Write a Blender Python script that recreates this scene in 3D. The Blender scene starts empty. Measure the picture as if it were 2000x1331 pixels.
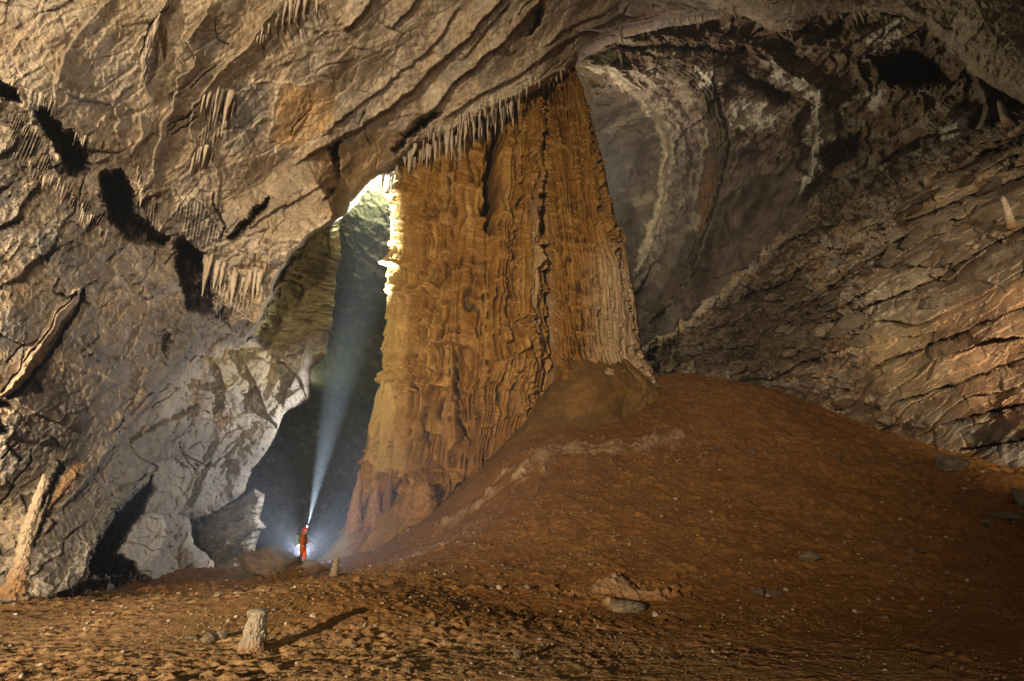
import bpy, bmesh, math, random, time
import numpy as np
from mathutils import Vector, Matrix
from concurrent.futures import ThreadPoolExecutor
T0 = time.time()
R = math.radians
F32 = np.float32
scene = bpy.context.scene
COL = scene.collection

# ---------------------------------------------------------------- camera
PITCH = R(18.0)
CAM = np.array([0.0, 0.0, 1.6])
FPX, CX, CY = 1000.0, 1000.0, 665.5
camd = bpy.data.cameras.new('camera')
camd.sensor_width = 36.0
camd.lens = 18.0
camd.clip_start = 0.05
camd.clip_end = 500.0
cam = bpy.data.objects.new('camera', camd)
COL.objects.link(cam)
cam.location = CAM
cam.rotation_euler = (R(90) + PITCH, 0, 0)
scene.camera = cam

# ---------------------------------------------------------------- render set-up, world
scene.render.engine = 'CYCLES'
scene.view_settings.view_transform = 'Standard'
scene.view_settings.look = 'None'
scene.view_settings.gamma = 1
scene.view_settings.exposure = -0.32
cy = scene.cycles
cy.use_denoising = True
cy.max_bounces = 5
cy.diffuse_bounces = 3
cy.glossy_bounces = 2
cy.transmission_bounces = 2
cy.volume_bounces = 0
cy.caustics_reflective = False
cy.caustics_refractive = False
cy.sample_clamp_indirect = 4.0
world = bpy.data.worlds.new('World')
scene.world = world
world.use_nodes = True
wb = world.node_tree.nodes['Background']
wb.inputs[0].default_value = (1.0, 0.74, 0.50, 1)
wb.inputs[1].default_value = 0.013

def ray(px, py):
    u = (np.asarray(px, dtype=np.float64) - CX) / FPX
    v = (CY - np.asarray(py, dtype=np.float64)) / FPX
    s, c = math.sin(PITCH), math.cos(PITCH)
    dy = c - v * s
    dz = s + v * c
    return u / dy, dz / dy            # per metre of forward distance

def at(px, py, Y):
    a, b = ray(px, py)
    return Vector((float(a) * Y, Y, float(b) * Y + CAM[2]))

def lamp(name, kind, loc, energy, color, aim=None, radius=0.1, size=None, blend=1.0):
    l = bpy.data.lights.new(name, kind)
    l.energy = energy
    l.color = color
    l.shadow_soft_size = radius
    o = bpy.data.objects.new(name, l)
    COL.objects.link(o)
    o.location = loc
    if kind == 'SPOT':
        l.spot_size = R(size)
        l.spot_blend = blend
        d = Vector(aim) - Vector(loc)
        o.rotation_euler = d.to_track_quat('-Z', 'Y').to_euler()
    return o

PERSON_Y = 28.6
# lamps standing for the photographer's strobes: one low behind and left of the camera, added fills, and the ones
# hidden in the passage behind the ceiling lip and behind the foot of the column
lamp('key_strobe', 'SPOT', (-11.5, -18.5, 4.6), 180000, (1.0, 0.76, 0.46), aim=(-2.0, 32, 14), radius=0.18, size=68, blend=1.0)
lamp('ceiling_fill', 'SPOT', (4.0, -19.0, 4.0), 68000, (1.0, 0.78, 0.50), aim=(-12, 18, 15), radius=0.15, size=58, blend=1.0)  # fill added to light the ceiling and left wall evenly
lamp('right_strobe', 'SPOT', (8.0, -14.0, 4.5), 250000, (1.0, 0.78, 0.50), aim=(37, 26, 9.5), radius=0.3, size=48, blend=1.0)
lamp('passage_strobe', 'POINT', at(735, 322, 62), 17000, (0.97, 1.0, 0.46), radius=0.4)
lamp('wall_fill', 'SPOT', (6.0, -17.0, 3.6), 62000, (1.0, 0.79, 0.52), aim=(-15.5, 17, 5.5), radius=0.15, size=34, blend=1.0)  # fill added to brighten the lower left wall
lamp('rim_strobe', 'SPOT', at(600, 745, 62), 15000, (1.0, 0.95, 0.44), aim=at(775, 600, 42), radius=0.3, size=54, blend=0.9)
lamp('lip_strobe', 'POINT', at(716, 326, 45), 3500, (0.97, 1.0, 0.46), radius=0.3)
lamp('low_strobe', 'SPOT', at(792, 905, 54), 24000, (1.0, 0.95, 0.86), aim=at(440, 850, 36), radius=0.4, size=84, blend=0.8)
lamp('dome_strobe', 'POINT', at(1150, 340, 60), 12500, (1.0, 0.78, 0.58), radius=0.5)

# ---------------------------------------------------------------- numeric tools
POOL = ThreadPoolExecutor(4)
_rs = np.random.RandomState(7)
PERM = np.concatenate([_rs.permutation(256)] * 3).astype(np.int32)
_a = _rs.rand(256) * 2 * np.pi
_zz = _rs.rand(256) * 2 - 1
_r = np.sqrt(1 - _zz ** 2)
G3 = np.stack([np.cos(_a) * _r, np.sin(_a) * _r, _zz], 1).astype(F32)
G2 = np.stack([np.cos(_a), np.sin(_a)], 1).astype(F32)

def _chunk(fn, arrs):
    shp = arrs[0].shape
    fl = [np.ascontiguousarray(a, dtype=F32).ravel() for a in arrs]
    n = fl[0].size
    if n == 0:
        return np.zeros(shp, F32)
    k = max(1, n // 120000 + 1)
    cuts = np.linspace(0, n, k + 1).astype(int)
    parts = list(POOL.map(lambda i: fn(*[a[cuts[i]:cuts[i + 1]] for a in fl]), range(k)))
    if isinstance(parts[0], tuple):
        return tuple(np.concatenate([p[j] for p in parts]).reshape(shp) for j in range(len(parts[0])))
    return np.concatenate(parts).reshape(shp)

def _fade(t):
    return t * t * t * (t * (t * 6 - 15) + 10)

def _p3(x, y, z):
    xi = np.floor(x).astype(np.int32); yi = np.floor(y).astype(np.int32); zi = np.floor(z).astype(np.int32)
    xf = x - xi; yf = y - yi; zf = z - zi
    xi &= 255; yi &= 255; zi &= 255
    u, v, w = _fade(xf), _fade(yf), _fade(zf)
    def g(i, j, k):
        h = PERM[PERM[PERM[xi + i] + yi + j] + zi + k]
        gg = G3[h]
        return gg[:, 0] * (xf - i) + gg[:, 1] * (yf - j) + gg[:, 2] * (zf - k)
    x00 = g(0, 0, 0) * (1 - u) + g(1, 0, 0) * u
    x10 = g(0, 1, 0) * (1 - u) + g(1, 1, 0) * u
    x01 = g(0, 0, 1) * (1 - u) + g(1, 0, 1) * u
    x11 = g(0, 1, 1) * (1 - u) + g(1, 1, 1) * u
    return ((x00 * (1 - v) + x10 * v) * (1 - w) + (x01 * (1 - v) + x11 * v) * w) * 1.5

def _p2(x, y):
    xi = np.floor(x).astype(np.int32); yi = np.floor(y).astype(np.int32)
    xf = x - xi; yf = y - yi
    xi &= 255; yi &= 255
    u, v = _fade(xf), _fade(yf)
    def g(i, j):
        gg = G2[PERM[PERM[xi + i] + yi + j]]
        return gg[:, 0] * (xf - i) + gg[:, 1] * (yf - j)
    return ((g(0, 0) * (1 - u) + g(1, 0) * u) * (1 - v) + (g(0, 1) * (1 - u) + g(1, 1) * u) * v) * 1.45

def n3(x, y, z, s=1.0, seed=0):
    return _chunk(_p3, [x * s + seed * 17.3, y * s + seed * 5.1, z * s - seed * 9.7])

def n2(x, y, s=1.0, seed=0):
    return _chunk(_p2, [x * s + seed * 17.3, y * s + seed * 31.7])

def fbm3(x, y, z, s, octv, seed=0, gain=0.5, ridged=False):
    t = 0; a = 1.0; tot = 0
    for i in range(octv):
        n = n3(x, y, z, s, seed + i)
        if ridged:
            n = 1 - 2 * np.abs(n) * 1.4
        t = t + a * n; tot += a; a *= gain; s *= 2.03
    return t / tot

def fbm2(x, y, s, octv, seed=0, gain=0.5, ridged=False):
    t = 0; a = 1.0; tot = 0
    for i in range(octv):
        n = n2(x, y, s, seed + i)
        if ridged:
            n = 1 - 2 * np.abs(n) * 1.4
        t = t + a * n; tot += a; a *= gain; s *= 2.03
    return t / tot

def facets(x, y, s, seed=0, tilt=1.0):
    """broken rock: each Worley cell is a tilted plane; returns height, edge distance and a random number per cell"""
    def f(x, y):
        x = x * s + seed * 13.7; y = y * s - seed * 7.1
        xi = np.floor(x).astype(np.int32); yi = np.floor(y).astype(np.int32)
        d1 = np.full(x.shape, 9, F32); d2 = d1.copy()
        hx = np.zeros_like(x); hy = np.zeros_like(x); hid = np.zeros(x.shape, np.int32)
        for i in (-1, 0, 1):
            for j in (-1, 0, 1):
                cx = xi + i; cyy = yi + j
                h = PERM[PERM[(cx & 255)] + (cyy & 255)]
                h2 = PERM[h + 57]
                sx = cx + h / 255.0 - x; sy = cyy + h2 / 255.0 - y
                d = (sx * sx + sy * sy).astype(F32)
                m = d < d1
                d2 = np.where(m, d1, np.minimum(d2, d))
                d1 = np.where(m, d, d1)
                hx = np.where(m, sx, hx); hy = np.where(m, sy, hy); hid = np.where(m, h2, hid)
        g = G2[PERM[hid + 11]]
        r = PERM[hid + 91] / 255.0
        height = (g[:, 0] * hx + g[:, 1] * hy) * tilt + (r - 0.5) * 0.9
        return height.astype(F32), (np.sqrt(d2) - np.sqrt(d1)).astype(F32), r.astype(F32)
    return _chunk(f, [x, y])

def smooth(a, b, x):
    t = np.clip((x - a) / (b - a), 0, 1)
    return t * t * (3 - 2 * t)

def seg_dist(px, py, pts, closed=False):
    """distance to a polyline, side of it (+ = left of travel on the picture) and run 0..1 along it"""
    P = np.array(pts, dtype=F32)
    if closed:
        P = np.vstack([P, P[:1]])
    L = np.hypot(*(P[1:] - P[:-1]).T); cum = np.concatenate([[0], np.cumsum(L)]); tot = max(cum[-1], 1e-6)
    def f(x, y):
        best = np.full(x.shape, 1e9, F32); side = np.zeros(x.shape, F32); run = np.zeros(x.shape, F32)
        for k in range(len(P) - 1):
            ax, ay = P[k]; bx, by = P[k + 1]
            dx, dy = bx - ax, by - ay; l2 = dx * dx + dy * dy + 1e-9
            t = np.clip(((x - ax) * dx + (y - ay) * dy) / l2, 0, 1)
            d = np.hypot(x - ax - t * dx, y - ay - t * dy)
            m = d < best
            best = np.where(m, d, best)
            cr = (dx * (y - ay) - dy * (x - ax))
            side = np.where(m, -np.sign(cr), side)
            run = np.where(m, (cum[k] + t * L[k]) / tot, run)
        return best.astype(F32), side.astype(F32), run.astype(F32)
    return _chunk(f, [px, py])

def in_poly(px, py, pts):
    P = np.array(pts, dtype=F32)
    def f(x, y):
        c = np.zeros(x.shape, bool)
        j = len(P) - 1
        for i in range(len(P)):
            xi, yi = P[i]; xj, yj = P[j]
            if yi != yj:
                c ^= ((yi > y) != (yj > y)) & (x < (xj - xi) * (y - yi) / (yj - yi) + xi)
            j = i
        return c
    return _chunk(f, [px, py])

def sd_poly(px, py, pts):
    d, _, _ = seg_dist(px, py, pts, closed=True)
    return np.where(in_poly(px, py, pts), d, -d)

def local(px, py, pts, margin):
    P = np.array(pts)
    return (px > P[:, 0].min() - margin) & (px < P[:, 0].max() + margin) & (py > P[:, 1].min() - margin) & (py < P[:, 1].max() + margin)

def tps(ctrl):
    """thin plate spline through (x, y, value)"""
    C = np.array(ctrl, dtype=np.float64)
    sc = np.abs(C[:, :2]).max()
    X = C[:, :2] / sc
    n = len(X)
    def U(r2):
        return 0.5 * r2 * np.log(r2 + 1e-12)
    K = U(((X[:, None] - X[None]) ** 2).sum(-1)) + np.eye(n) * 1e-6
    A = np.zeros((n + 3, n + 3)); A[:n, :n] = K
    A[:n, n] = 1; A[:n, n + 1:] = X; A[n, :n] = 1; A[n + 1:, :n] = X.T
    w = np.linalg.solve(A, np.concatenate([C[:, 2], [0, 0, 0]]))
    def ev(x, y):
        shp = x.shape
        x = x.ravel() / sc; y = y.ravel() / sc
        o = w[n] + w[n + 1] * x + w[n + 2] * y
        for i in range(n):
            o = o + w[i] * U((x - X[i, 0]) ** 2 + (y - X[i, 1]) ** 2)
        return o.reshape(shp)
    return ev

def tps_grid(ev, gx, gy, sub=12):
    """evaluate on a coarse grid and upsample (gx, gy are 1-D axes)"""
    cx = np.linspace(gx[0], gx[-1], max(4, len(gx) // sub)); cyy = np.linspace(gy[0], gy[-1], max(4, len(gy) // sub))
    X, Y = np.meshgrid(cx, cyy)
    Z = ev(X, Y)
    t = np.stack([np.interp(gx, cx, row) for row in Z])
    return np.stack([np.interp(gy, cyy, t[:, j]) for j in range(t.shape[1])], 1)

# ---------------------------------------------------------------- objects and materials
def tag(o, label=None, cat=None, group=None, kind=None):
    if label: o['label'] = label
    if cat: o['category'] = cat
    if group: o['group'] = group
    if kind: o['kind'] = kind
    return o

def mesh_grid(name, P, C, mat, mask=None, parent=None, wrap=False):
    """P (rows, cols, 3), C (rows, cols, 3): one quad mesh with a colour attribute"""
    r, c = P.shape[:2]
    idx = np.arange(r * c).reshape(r, c)
    if wrap:
        idx = np.concatenate([idx, idx[:, :1]], 1)
    q = np.stack([idx[:-1, :-1], idx[:-1, 1:], idx[1:, 1:], idx[1:, :-1]], -1).reshape(-1, 4)
    V = P.reshape(-1, 3); K = C.reshape(-1, 3)
    if mask is not None:
        mk = mask.ravel()
        q = q[mk[q].all(1)]
        used = np.zeros(r * c, bool); used[q.ravel()] = True
        remap = np.cumsum(used) - 1
        q = remap[q]; V = V[used]; K = K[used]
    return mesh_raw(name, V, q, K, mat, parent)

def mesh_raw(name, V, q, K, mat, parent=None, smooth_=True):
    me = bpy.data.meshes.new(name)
    n = q.shape[1]
    me.vertices.add(len(V)); me.loops.add(q.size); me.polygons.add(len(q))
    me.vertices.foreach_set('co', np.ascontiguousarray(V, dtype=F32).ravel())
    me.loops.foreach_set('vertex_index', np.ascontiguousarray(q, dtype=np.int32).ravel())
    me.polygons.foreach_set('loop_start', np.arange(0, q.size, n, dtype=np.int32))
    me.polygons.foreach_set('use_smooth', np.full(len(q), smooth_, dtype=bool))
    if K is not None:
        at_ = me.color_attributes.new('Col', 'FLOAT_COLOR', 'POINT')
        k4 = np.ones((len(V), 4), F32); k4[:, :3] = K
        at_.data.foreach_set('color', k4.ravel())
    me.update(calc_edges=True)
    me.materials.append(mat)
    o = bpy.data.objects.new(name, me)
    COL.objects.link(o)
    if parent: o.parent = parent
    return o

def rock_mat(name, scale=1.0, bump=0.5, rough=0.85, var=0.35, fine=1.0, spec=0.3, base=None):
    m = bpy.data.materials.new(name); m.use_nodes = True
    nt = m.node_tree; N = nt.nodes; L = nt.links
    bs = N['Principled BSDF']
    bs.inputs['Roughness'].default_value = rough
    bs.inputs['Specular IOR Level'].default_value = spec
    tc = N.new('ShaderNodeTexCoord')
    n1 = N.new('ShaderNodeTexNoise'); n1.inputs['Scale'].default_value = 1.3 * scale; n1.inputs['Detail'].default_value = 8; n1.inputs['Roughness'].default_value = 0.65
    n2_ = N.new('ShaderNodeTexNoise'); n2_.inputs['Scale'].default_value = 6.0 * scale; n2_.inputs['Detail'].default_value = 6; n2_.inputs['Roughness'].default_value = 0.7
    L.new(tc.outputs['Object'], n1.inputs['Vector']); L.new(tc.outputs['Object'], n2_.inputs['Vector'])
    mr = N.new('ShaderNodeMapRange'); mr.inputs['From Min'].default_value = 0.3; mr.inputs['From Max'].default_value = 0.7
    mr.inputs['To Min'].default_value = 1 - var; mr.inputs['To Max'].default_value = 1 + var
    L.new(n1.outputs['Fac'], mr.inputs['Value'])
    mr2 = N.new('ShaderNodeMapRange'); mr2.inputs['From Min'].default_value = 0.3; mr2.inputs['From Max'].default_value = 0.7
    mr2.inputs['To Min'].default_value = 1 - var * 0.7; mr2.inputs['To Max'].default_value = 1 + var * 0.7
    L.new(n2_.outputs['Fac'], mr2.inputs['Value'])
    mu = N.new('ShaderNodeMath'); mu.operation = 'MULTIPLY'
    L.new(mr.outputs[0], mu.inputs[0]); L.new(mr2.outputs[0], mu.inputs[1])
    vm = N.new('ShaderNodeVectorMath'); vm.operation = 'SCALE'
    if base is None:
        ca = N.new('ShaderNodeVertexColor'); ca.layer_name = 'Col'
        L.new(ca.outputs['Color'], vm.inputs[0])
    else:
        vm.inputs[0].default_value = base
    L.new(mu.outputs[0], vm.inputs['Scale'])
    L.new(vm.outputs[0], bs.inputs['Base Color'])
    bp = N.new('ShaderNodeBump'); bp.inputs['Strength'].default_value = bump; bp.inputs['Distance'].default_value = 0.12 / scale * fine
    ad = N.new('ShaderNodeMath'); ad.operation = 'ADD'
    L.new(n1.outputs['Fac'], ad.inputs[0]); L.new(n2_.outputs['Fac'], ad.inputs[1])
    L.new(ad.outputs[0], bp.inputs['Height'])
    L.new(bp.outputs[0], bs.inputs['Normal'])
    return m

def plain_mat(name, base, rough=0.6, emit=None, strength=0, metal=0.0, spec=0.4):
    m = bpy.data.materials.new(name); m.use_nodes = True
    nt = m.node_tree; bs = nt.nodes['Principled BSDF']
    nz = nt.nodes.new('ShaderNodeTexNoise'); nz.inputs['Scale'].default_value = 14
    mx = nt.nodes.new('ShaderNodeMapRange'); mx.inputs['To Min'].default_value = 0.75; mx.inputs['To Max'].default_value = 1.2
    vm = nt.nodes.new('ShaderNodeVectorMath'); vm.operation = 'SCALE'; vm.inputs[0].default_value = base
    nt.links.new(nz.outputs['Fac'], mx.inputs['Value']); nt.links.new(mx.outputs[0], vm.inputs['Scale'])
    nt.links.new(vm.outputs[0], bs.inputs['Base Color'])
    bs.inputs['Roughness'].default_value = rough; bs.inputs['Metallic'].default_value = metal
    bs.inputs['Specular IOR Level'].default_value = spec
    if emit:
        bs.inputs['Emission Color'].default_value = (*emit, 1); bs.inputs['Emission Strength'].default_value = strength
    return m

M_LIME = rock_mat('limestone', 0.8, 0.55, 0.85, 0.28)
M_FAR = rock_mat('far_limestone', 0.35, 0.6, 0.9, 0.30)
M_FLOW = rock_mat('flowstone', 1.2, 0.6, 0.62, 0.25, spec=0.45)
M_SMOOTHFLOW = rock_mat('smooth_flowstone', 0.9, 0.45, 0.7, 0.22)
M_DIRT = rock_mat('red_earth', 5.0, 0.7, 0.95, 0.22, fine=1.4, spec=0.12)
M_STONE = rock_mat('loose_stone', 9, 0.6, 0.9, 0.30)

def mix(a, b, t):
    t = np.asarray(t)[..., None]
    return a * (1 - t) + b * t
def rgb(*c):
    return np.array(c, dtype=F32)

# palette (base colours; DARKB also paints shade, OLIVE a lamp tint)
BEIGE = rgb(0.37, 0.315, 0.265); TAN = rgb(0.31, 0.245, 0.18); GREY = rgb(0.19, 0.18, 0.172)
CREAM = rgb(0.50, 0.43, 0.34); OCHRE = rgb(0.30, 0.185, 0.085); RUST = rgb(0.22, 0.11, 0.05)
PALE = rgb(0.48, 0.45, 0.40); DARKB = rgb(0.045, 0.026, 0.015); MAUVE = rgb(0.155, 0.12, 0.10)
OLIVE = rgb(0.20, 0.17, 0.08)

# ---------------------------------------------------------------- sheets of rock wall
class Sheet:
    def __init__(s, poly, ctrl, step, edge_noise=5.0, curl=6.0, curl_w=22.0, jag=0.05):
        P = np.array(poly)
        gx = np.arange(P[:, 0].min() - 12, P[:, 0].max() + 12, step)
        gy = np.arange(P[:, 1].min() - 12, P[:, 1].max() + 12, step)
        # outside the frame the grid may be coarse
        def thin(g, lo, hi):
            return np.concatenate([g[g < lo][::4], g[(g >= lo) & (g <= hi)], g[g > hi][::4]])
        gx = thin(gx, -30, 2030); gy = thin(gy, -30, 1360)
        s.px, s.py = [a.astype(F32) for a in np.meshgrid(gx, gy)]
        s.Y = np.exp(tps_grid(tps([(a, b, math.log(c)) for a, b, c in ctrl]), gx, gy))
        s.sd = sd_poly(s.px, s.py, poly)
        s.edge = s.sd + fbm2(s.px, s.py, jag, 4, 91, 0.6) * edge_noise
        s.mask = s.edge > 0
        s.curl, s.curl_w = curl, curl_w
        s.ledge_k = 1.0
        s.d = np.zeros_like(s.px)                # metres towards the camera
        a, b = ray(s.px, s.py)
        s.a, s.b = a, b
        s.X = (a * s.Y).astype(F32); s.Z = (b * s.Y + CAM[2]).astype(F32); s.Yf = s.Y.astype(F32)
        s.k = (s.Y / 30.0).astype(F32)           # feature size follows distance
        s.C = np.zeros(s.px.shape + (3,), F32)
        # domain warped picture coordinates, for traced features with natural wobble
        s.wx = s.px + fbm2(s.px, s.py, 0.02, 4, 41, 0.6) * 9
        s.wy = s.py + fbm2(s.px, s.py, 0.02, 4, 51, 0.6) * 9
    def pit(s, pts, depth, soft=6, dark=None):
        m = local(s.px, s.py, pts, 30)
        sd = sd_poly(s.wx[m], s.wy[m], pts) + fbm2(s.px[m], s.py[m], 0.06, 5, 17, 0.75) * 11
        t = smooth(-soft * 0.5, soft * 1.3, sd)
        s.d[m] -= depth * t * (1 + 0.7 * fbm2(s.px[m], s.py[m] * 0.5, 0.05, 3, 27))
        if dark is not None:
            s.C[m] = mix(s.C[m], dark, t * 0.7)  # shade of the hollow painted into its colour
    def bulge(s, pts, height, soft=30):
        m = local(s.px, s.py, pts, 30)
        sd = sd_poly(s.wx[m], s.wy[m], pts)
        s.d[m] += height * np.sqrt(smooth(0, soft, sd))
    def ledge(s, pts, amp, width, sharp=2.5):
        """step: the rock on the left of travel stands out by amp and eases back over width pixels"""
        m = local(s.px, s.py, pts, width * 1.2)
        d, side, run = seg_dist(s.wx[m], s.wy[m], pts)
        ends = np.clip(np.minimum(run, 1 - run) * 9, 0, 1)
        sg = d * side
        s.d[m] += s.ledge_k * amp * ends * smooth(-sharp, sharp, sg) * np.clip(1 - d / width, 0, 1) ** 1.5
        s.C[m] = mix(s.C[m], s.C[m] * 0.55, (np.exp(-(sg + 2) ** 2 / 14) * 0.7 * ends))  # shade under the step painted as a dark line
    def crack(s, pts, width, depth, dark=0.8):
        m = local(s.px, s.py, pts, width * 4 + 12)
        d, side, run = seg_dist(s.wx[m], s.wy[m], pts)
        w = width * (0.45 + 0.55 * np.abs(np.sin(run * 23 + pts[0][0])))
        t = 1 - smooth(w * 0.3, w, d)
        s.d[m] -= depth * t
        s.C[m] = mix(s.C[m], DARKB, t * dark)
    def band(s, pts, width, color, amt=0.9, raise_=0.0, jag=0.08, rough=0.0, nz=0.9):
        m = local(s.px, s.py, pts, width * 2.2)
        d, side, run = seg_dist(s.wx[m], s.wy[m], pts)
        nn = fbm2(s.px[m], s.py[m], jag, 4, 61, 0.6)
        ends = np.clip(np.minimum(run, 1 - run) * 10, 0.15, 1)
        t = smooth(0, 0.35, 1 - d / (width * ends) + nn * nz)
        s.C[m] = mix(s.C[m], color, t * amt)
        s.d[m] += raise_ * t * (1 + rough * nn)
    def patch(s, pts, color, amt=0.9, soft=14, jag=0.05, noise=1.1, mod=None):
        m = local(s.px, s.py, pts, 40)
        sd = sd_poly(s.wx[m], s.wy[m], pts)
        nn = fbm2(s.px[m], s.py[m], jag, 4, 71, 0.6)
        t = smooth(-0.3, 0.7, sd / soft + nn * noise)
        s.C[m] = mix(s.C[m], color, t * amt)
        return m, t
    def flutes(s, pts, ang, period, amp, soft=14, wob=0.3):
        """hanging curtains: folds that run in direction ang (degrees on the picture, 90 = straight down)"""
        m = local(s.px, s.py, pts, 20)
        sd = sd_poly(s.wx[m], s.wy[m], pts)
        t = smooth(0, soft * 1.6, sd + fbm2(s.px[m], s.py[m], 0.05, 3, 19) * 14)
        ca, sa = math.cos(R(ang)), math.sin(R(ang))
        x, y = s.px[m], s.py[m]
        across = -x * sa + y * ca; along = x * ca + y * sa
        ph = across / period + n2(across * 0.02, along * 0.006, 1.0, 5) * 3 * wob + n2(across, along * 0.25, 0.03, 6) * wob * 2
        c = np.abs(np.sin(np.pi * ph))
        am = 0.5 + 1.3 * n2(across, along * 0.4, 0.05, 8)
        c = np.clip(c + 0.5 * fbm2(across, along * 0.2, 0.12, 3, 12), 0, 1)
        s.d[m] += amp * t * np.clip(am, 0.1, 1.5) * (c ** 0.7 - 0.6)
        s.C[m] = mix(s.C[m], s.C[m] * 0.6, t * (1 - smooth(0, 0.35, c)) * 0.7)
    def build(s, name, mat):
        c = np.clip(1 - s.edge / s.curl_w, 0, 1)
        Y = s.Y - s.d + s.curl * c ** 2.2
        P = np.stack([s.a * Y, Y, s.b * Y + CAM[2]], -1)
        return mesh_grid(name, P, np.clip(s.C, 0.01, 0.9), mat, s.mask)

def common_rock(s, seed, big=1.0, facet=0.5, fsc=0.02, ang=-35, strx=2.2, fine=0.25, ridge=0.4, warp=9):
    """displacement every rock sheet shares: swells, broken facets along the bedding, ridges and grain"""
    X, Y, Z, k = s.X, s.Yf, s.Z, s.k
    s.big = fbm3(X, Y, Z, 0.10, 3, seed)
    s.mid = fbm3(X, Y, Z, 0.45, 4, seed + 9, 0.55)
    s.rid = fbm3(X, Y * 0.6, Z, 0.30, 5, seed + 20, 0.58, ridged=True)
    s.grain = fbm3(X, Y, Z, 2.2, 3, seed + 30, 0.6)
    ca, sa = math.cos(R(ang)), math.sin(R(ang))
    w = s.big * 46 + s.mid * warp
    fx = (s.wx * ca + s.wy * sa + w) / strx; fy = (-s.wx * sa + s.wy * ca + w)
    h1, e1, r1 = facets(fx, fy, fsc, seed)
    h2, e2, r2 = facets(fx + h1 * 10, fy, fsc * 2.7, seed + 3)
    s.h1, s.e1, s.r1, s.h2, s.e2, s.r2 = h1, e1, r1, h2, e2, r2
    s.d += k * (big * s.big * 1.6 + facet * (h1 * 1.3 + h2 * 0.45) + ridge * s.rid * 0.5 + fine * (s.mid * 0.6 + s.grain * 0.18))
    s.d -= k * facet * 0.22 * (1 - smooth(0, 0.09, e1)) * smooth(-0.15, 0.2, s.mid)

STEP = 1.5
# ---------------------------------------------------------------- near ceiling and left wall
A_POLY = [(-420, -300), (2400, -300), (2400, 330), (2000, 205), (1902, 150), (1842, 82), (1800, 52), (1720, 30), (1640, 24), (1601, 30), (1552, 66),
          (1506, 62), (1475, 42), (1440, 26), (1370, 46), (1300, 54), (1210, 78), (1150, 108), (1115, 142), (1072, 165), (1055, 178), (1010, 205), (985, 215), (940, 232),
          (900, 262), (850, 280), (815, 296), (800, 312), (790, 322), (772, 345), (760, 352), (745, 350), (728, 357), (700, 396), (664, 430), (664, 470), (667, 500), (658, 531),
          (654, 584), (650, 640), (642, 655), (640, 697), (609, 720), (605, 783), (553, 810), (539, 850), (523, 882), (493, 916), (474, 970), (420, 1000), (372, 1016),
          (378, 1060), (420, 1100), (430, 1260), (-420, 1330)]
A_CTRL = [(0, 0, 13), (500, 0, 18), (1000, 0, 27), (1500, 0, 32), (2000, 0, 30), (-400, -300, 9), (2400, -300, 18), (1000, -300, 20), (2400, 300, 24),
          (0, 300, 14), (300, 300, 20), (600, 250, 26), (800, 200, 31), (1000, 200, 35), (1120, 130, 38), (650, 400, 34), (500, 470, 31),
          (300, 500, 23), (100, 600, 16), (0, 800, 12.5), (-400, 800, 14), (0, 1000, 16.5), (0, 1200, 17), (-400, 1300, 15), (60, 1190, 17), (200, 1170, 20), (300, 1000, 26),
          (340, 1140, 30), (430, 1150, 35), (200, 800, 19), (380, 720, 29), (480, 700, 36), (600, 560, 45), (640, 690, 48), (560, 800, 45),
          (520, 880, 43), (450, 960, 39), (400, 850, 34), (1300, 40, 40), (1500, 60, 42), (1700, 30, 38), (1900, 130, 35), (2000, 200, 34)]
A = Sheet(A_POLY, A_CTRL, STEP, curl=3.5)
common_rock(A, 1, big=1.0, facet=0.52, fsc=0.019, ang=-42, strx=2.0)
ceil_w = smooth(40, -40, A.py - (150 + 0.62 * A.px) + 60 * A.big) * smooth(720, 500, A.py)   # 1 on the ceiling
lw = 1 - ceil_w
# the ceiling is smoother and swells in long diagonal folds; the left wall is blocky
h3, e3, r3 = facets(A.wx * 0.8 - A.wy * 0.6, A.wx * 0.6 + A.wy * 0.8, 0.085, 61)
A.d += A.k * 0.16 * h3 * (0.3 + 0.7 * lw)
A.C[:] = 0
A.d -= ceil_w * A.k * 0.25 * (A.mid * 0.25 + A.grain * 0.08)
A.d -= ceil_w * A.k * (0.52 * (A.h1 * 1.08 + A.h2 * 0.34) + 0.13 * A.rid)
fold = fbm2(A.wx * 0.64 + A.wy * 0.77, -A.wx * 0.15 + A.wy * 0.2, 0.011, 4, 33, 0.55, ridged=True)
A.d += ceil_w * A.k * (fold * 0.13)
saw = (( -A.wx * 0.56 + A.wy * 0.83 + A.big * 140) / 74.0)
fr = saw - np.floor(saw)
A.d += ceil_w * A.k * 0.12 * fr ** 1.6 * smooth(-0.3, 0.25, A.mid + 0.4 * A.big)
# colour
t1 = smooth(-0.25, 0.3, A.mid + 0.4 * A.big)
t2 = smooth(0.0, 0.35, fbm3(A.X, A.Yf, A.Z, 0.8, 5, 210, 0.62))
t3 = smooth(0.05, 0.4, fbm3(A.X, A.Yf, A.Z, 0.25, 4, 230, 0.6))
A.C[:] = mix(mix(np.broadcast_to(TAN, A.C.shape), BEIGE, t1), CREAM * 0.88, t2 * 0.55)
A.C[:] = mix(A.C, GREY, t3 * 0.75)
mott = fbm3(A.X, A.Yf, A.Z, 2.6, 4, 270, 0.7)
A.C[:] = mix(A.C, A.C * 0.62, smooth(0.0, 0.3, mott) * 0.8)
A.C[:] = mix(A.C, CREAM, smooth(0.12, 0.4, -mott) * 0.45)
A.d += 0.06 * A.k * mott
A.C[:] = mix(A.C, RUST * 1.3, smooth(0.2, 0.45, fbm3(A.X, A.Yf, A.Z, 1.6, 4, 250, 0.7)) * 0.55)
blk = smooth(0.45, 0.8, A.r1) * lw
A.C[:] = mix(A.C, GREY * 0.95, blk * 0.6)
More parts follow.
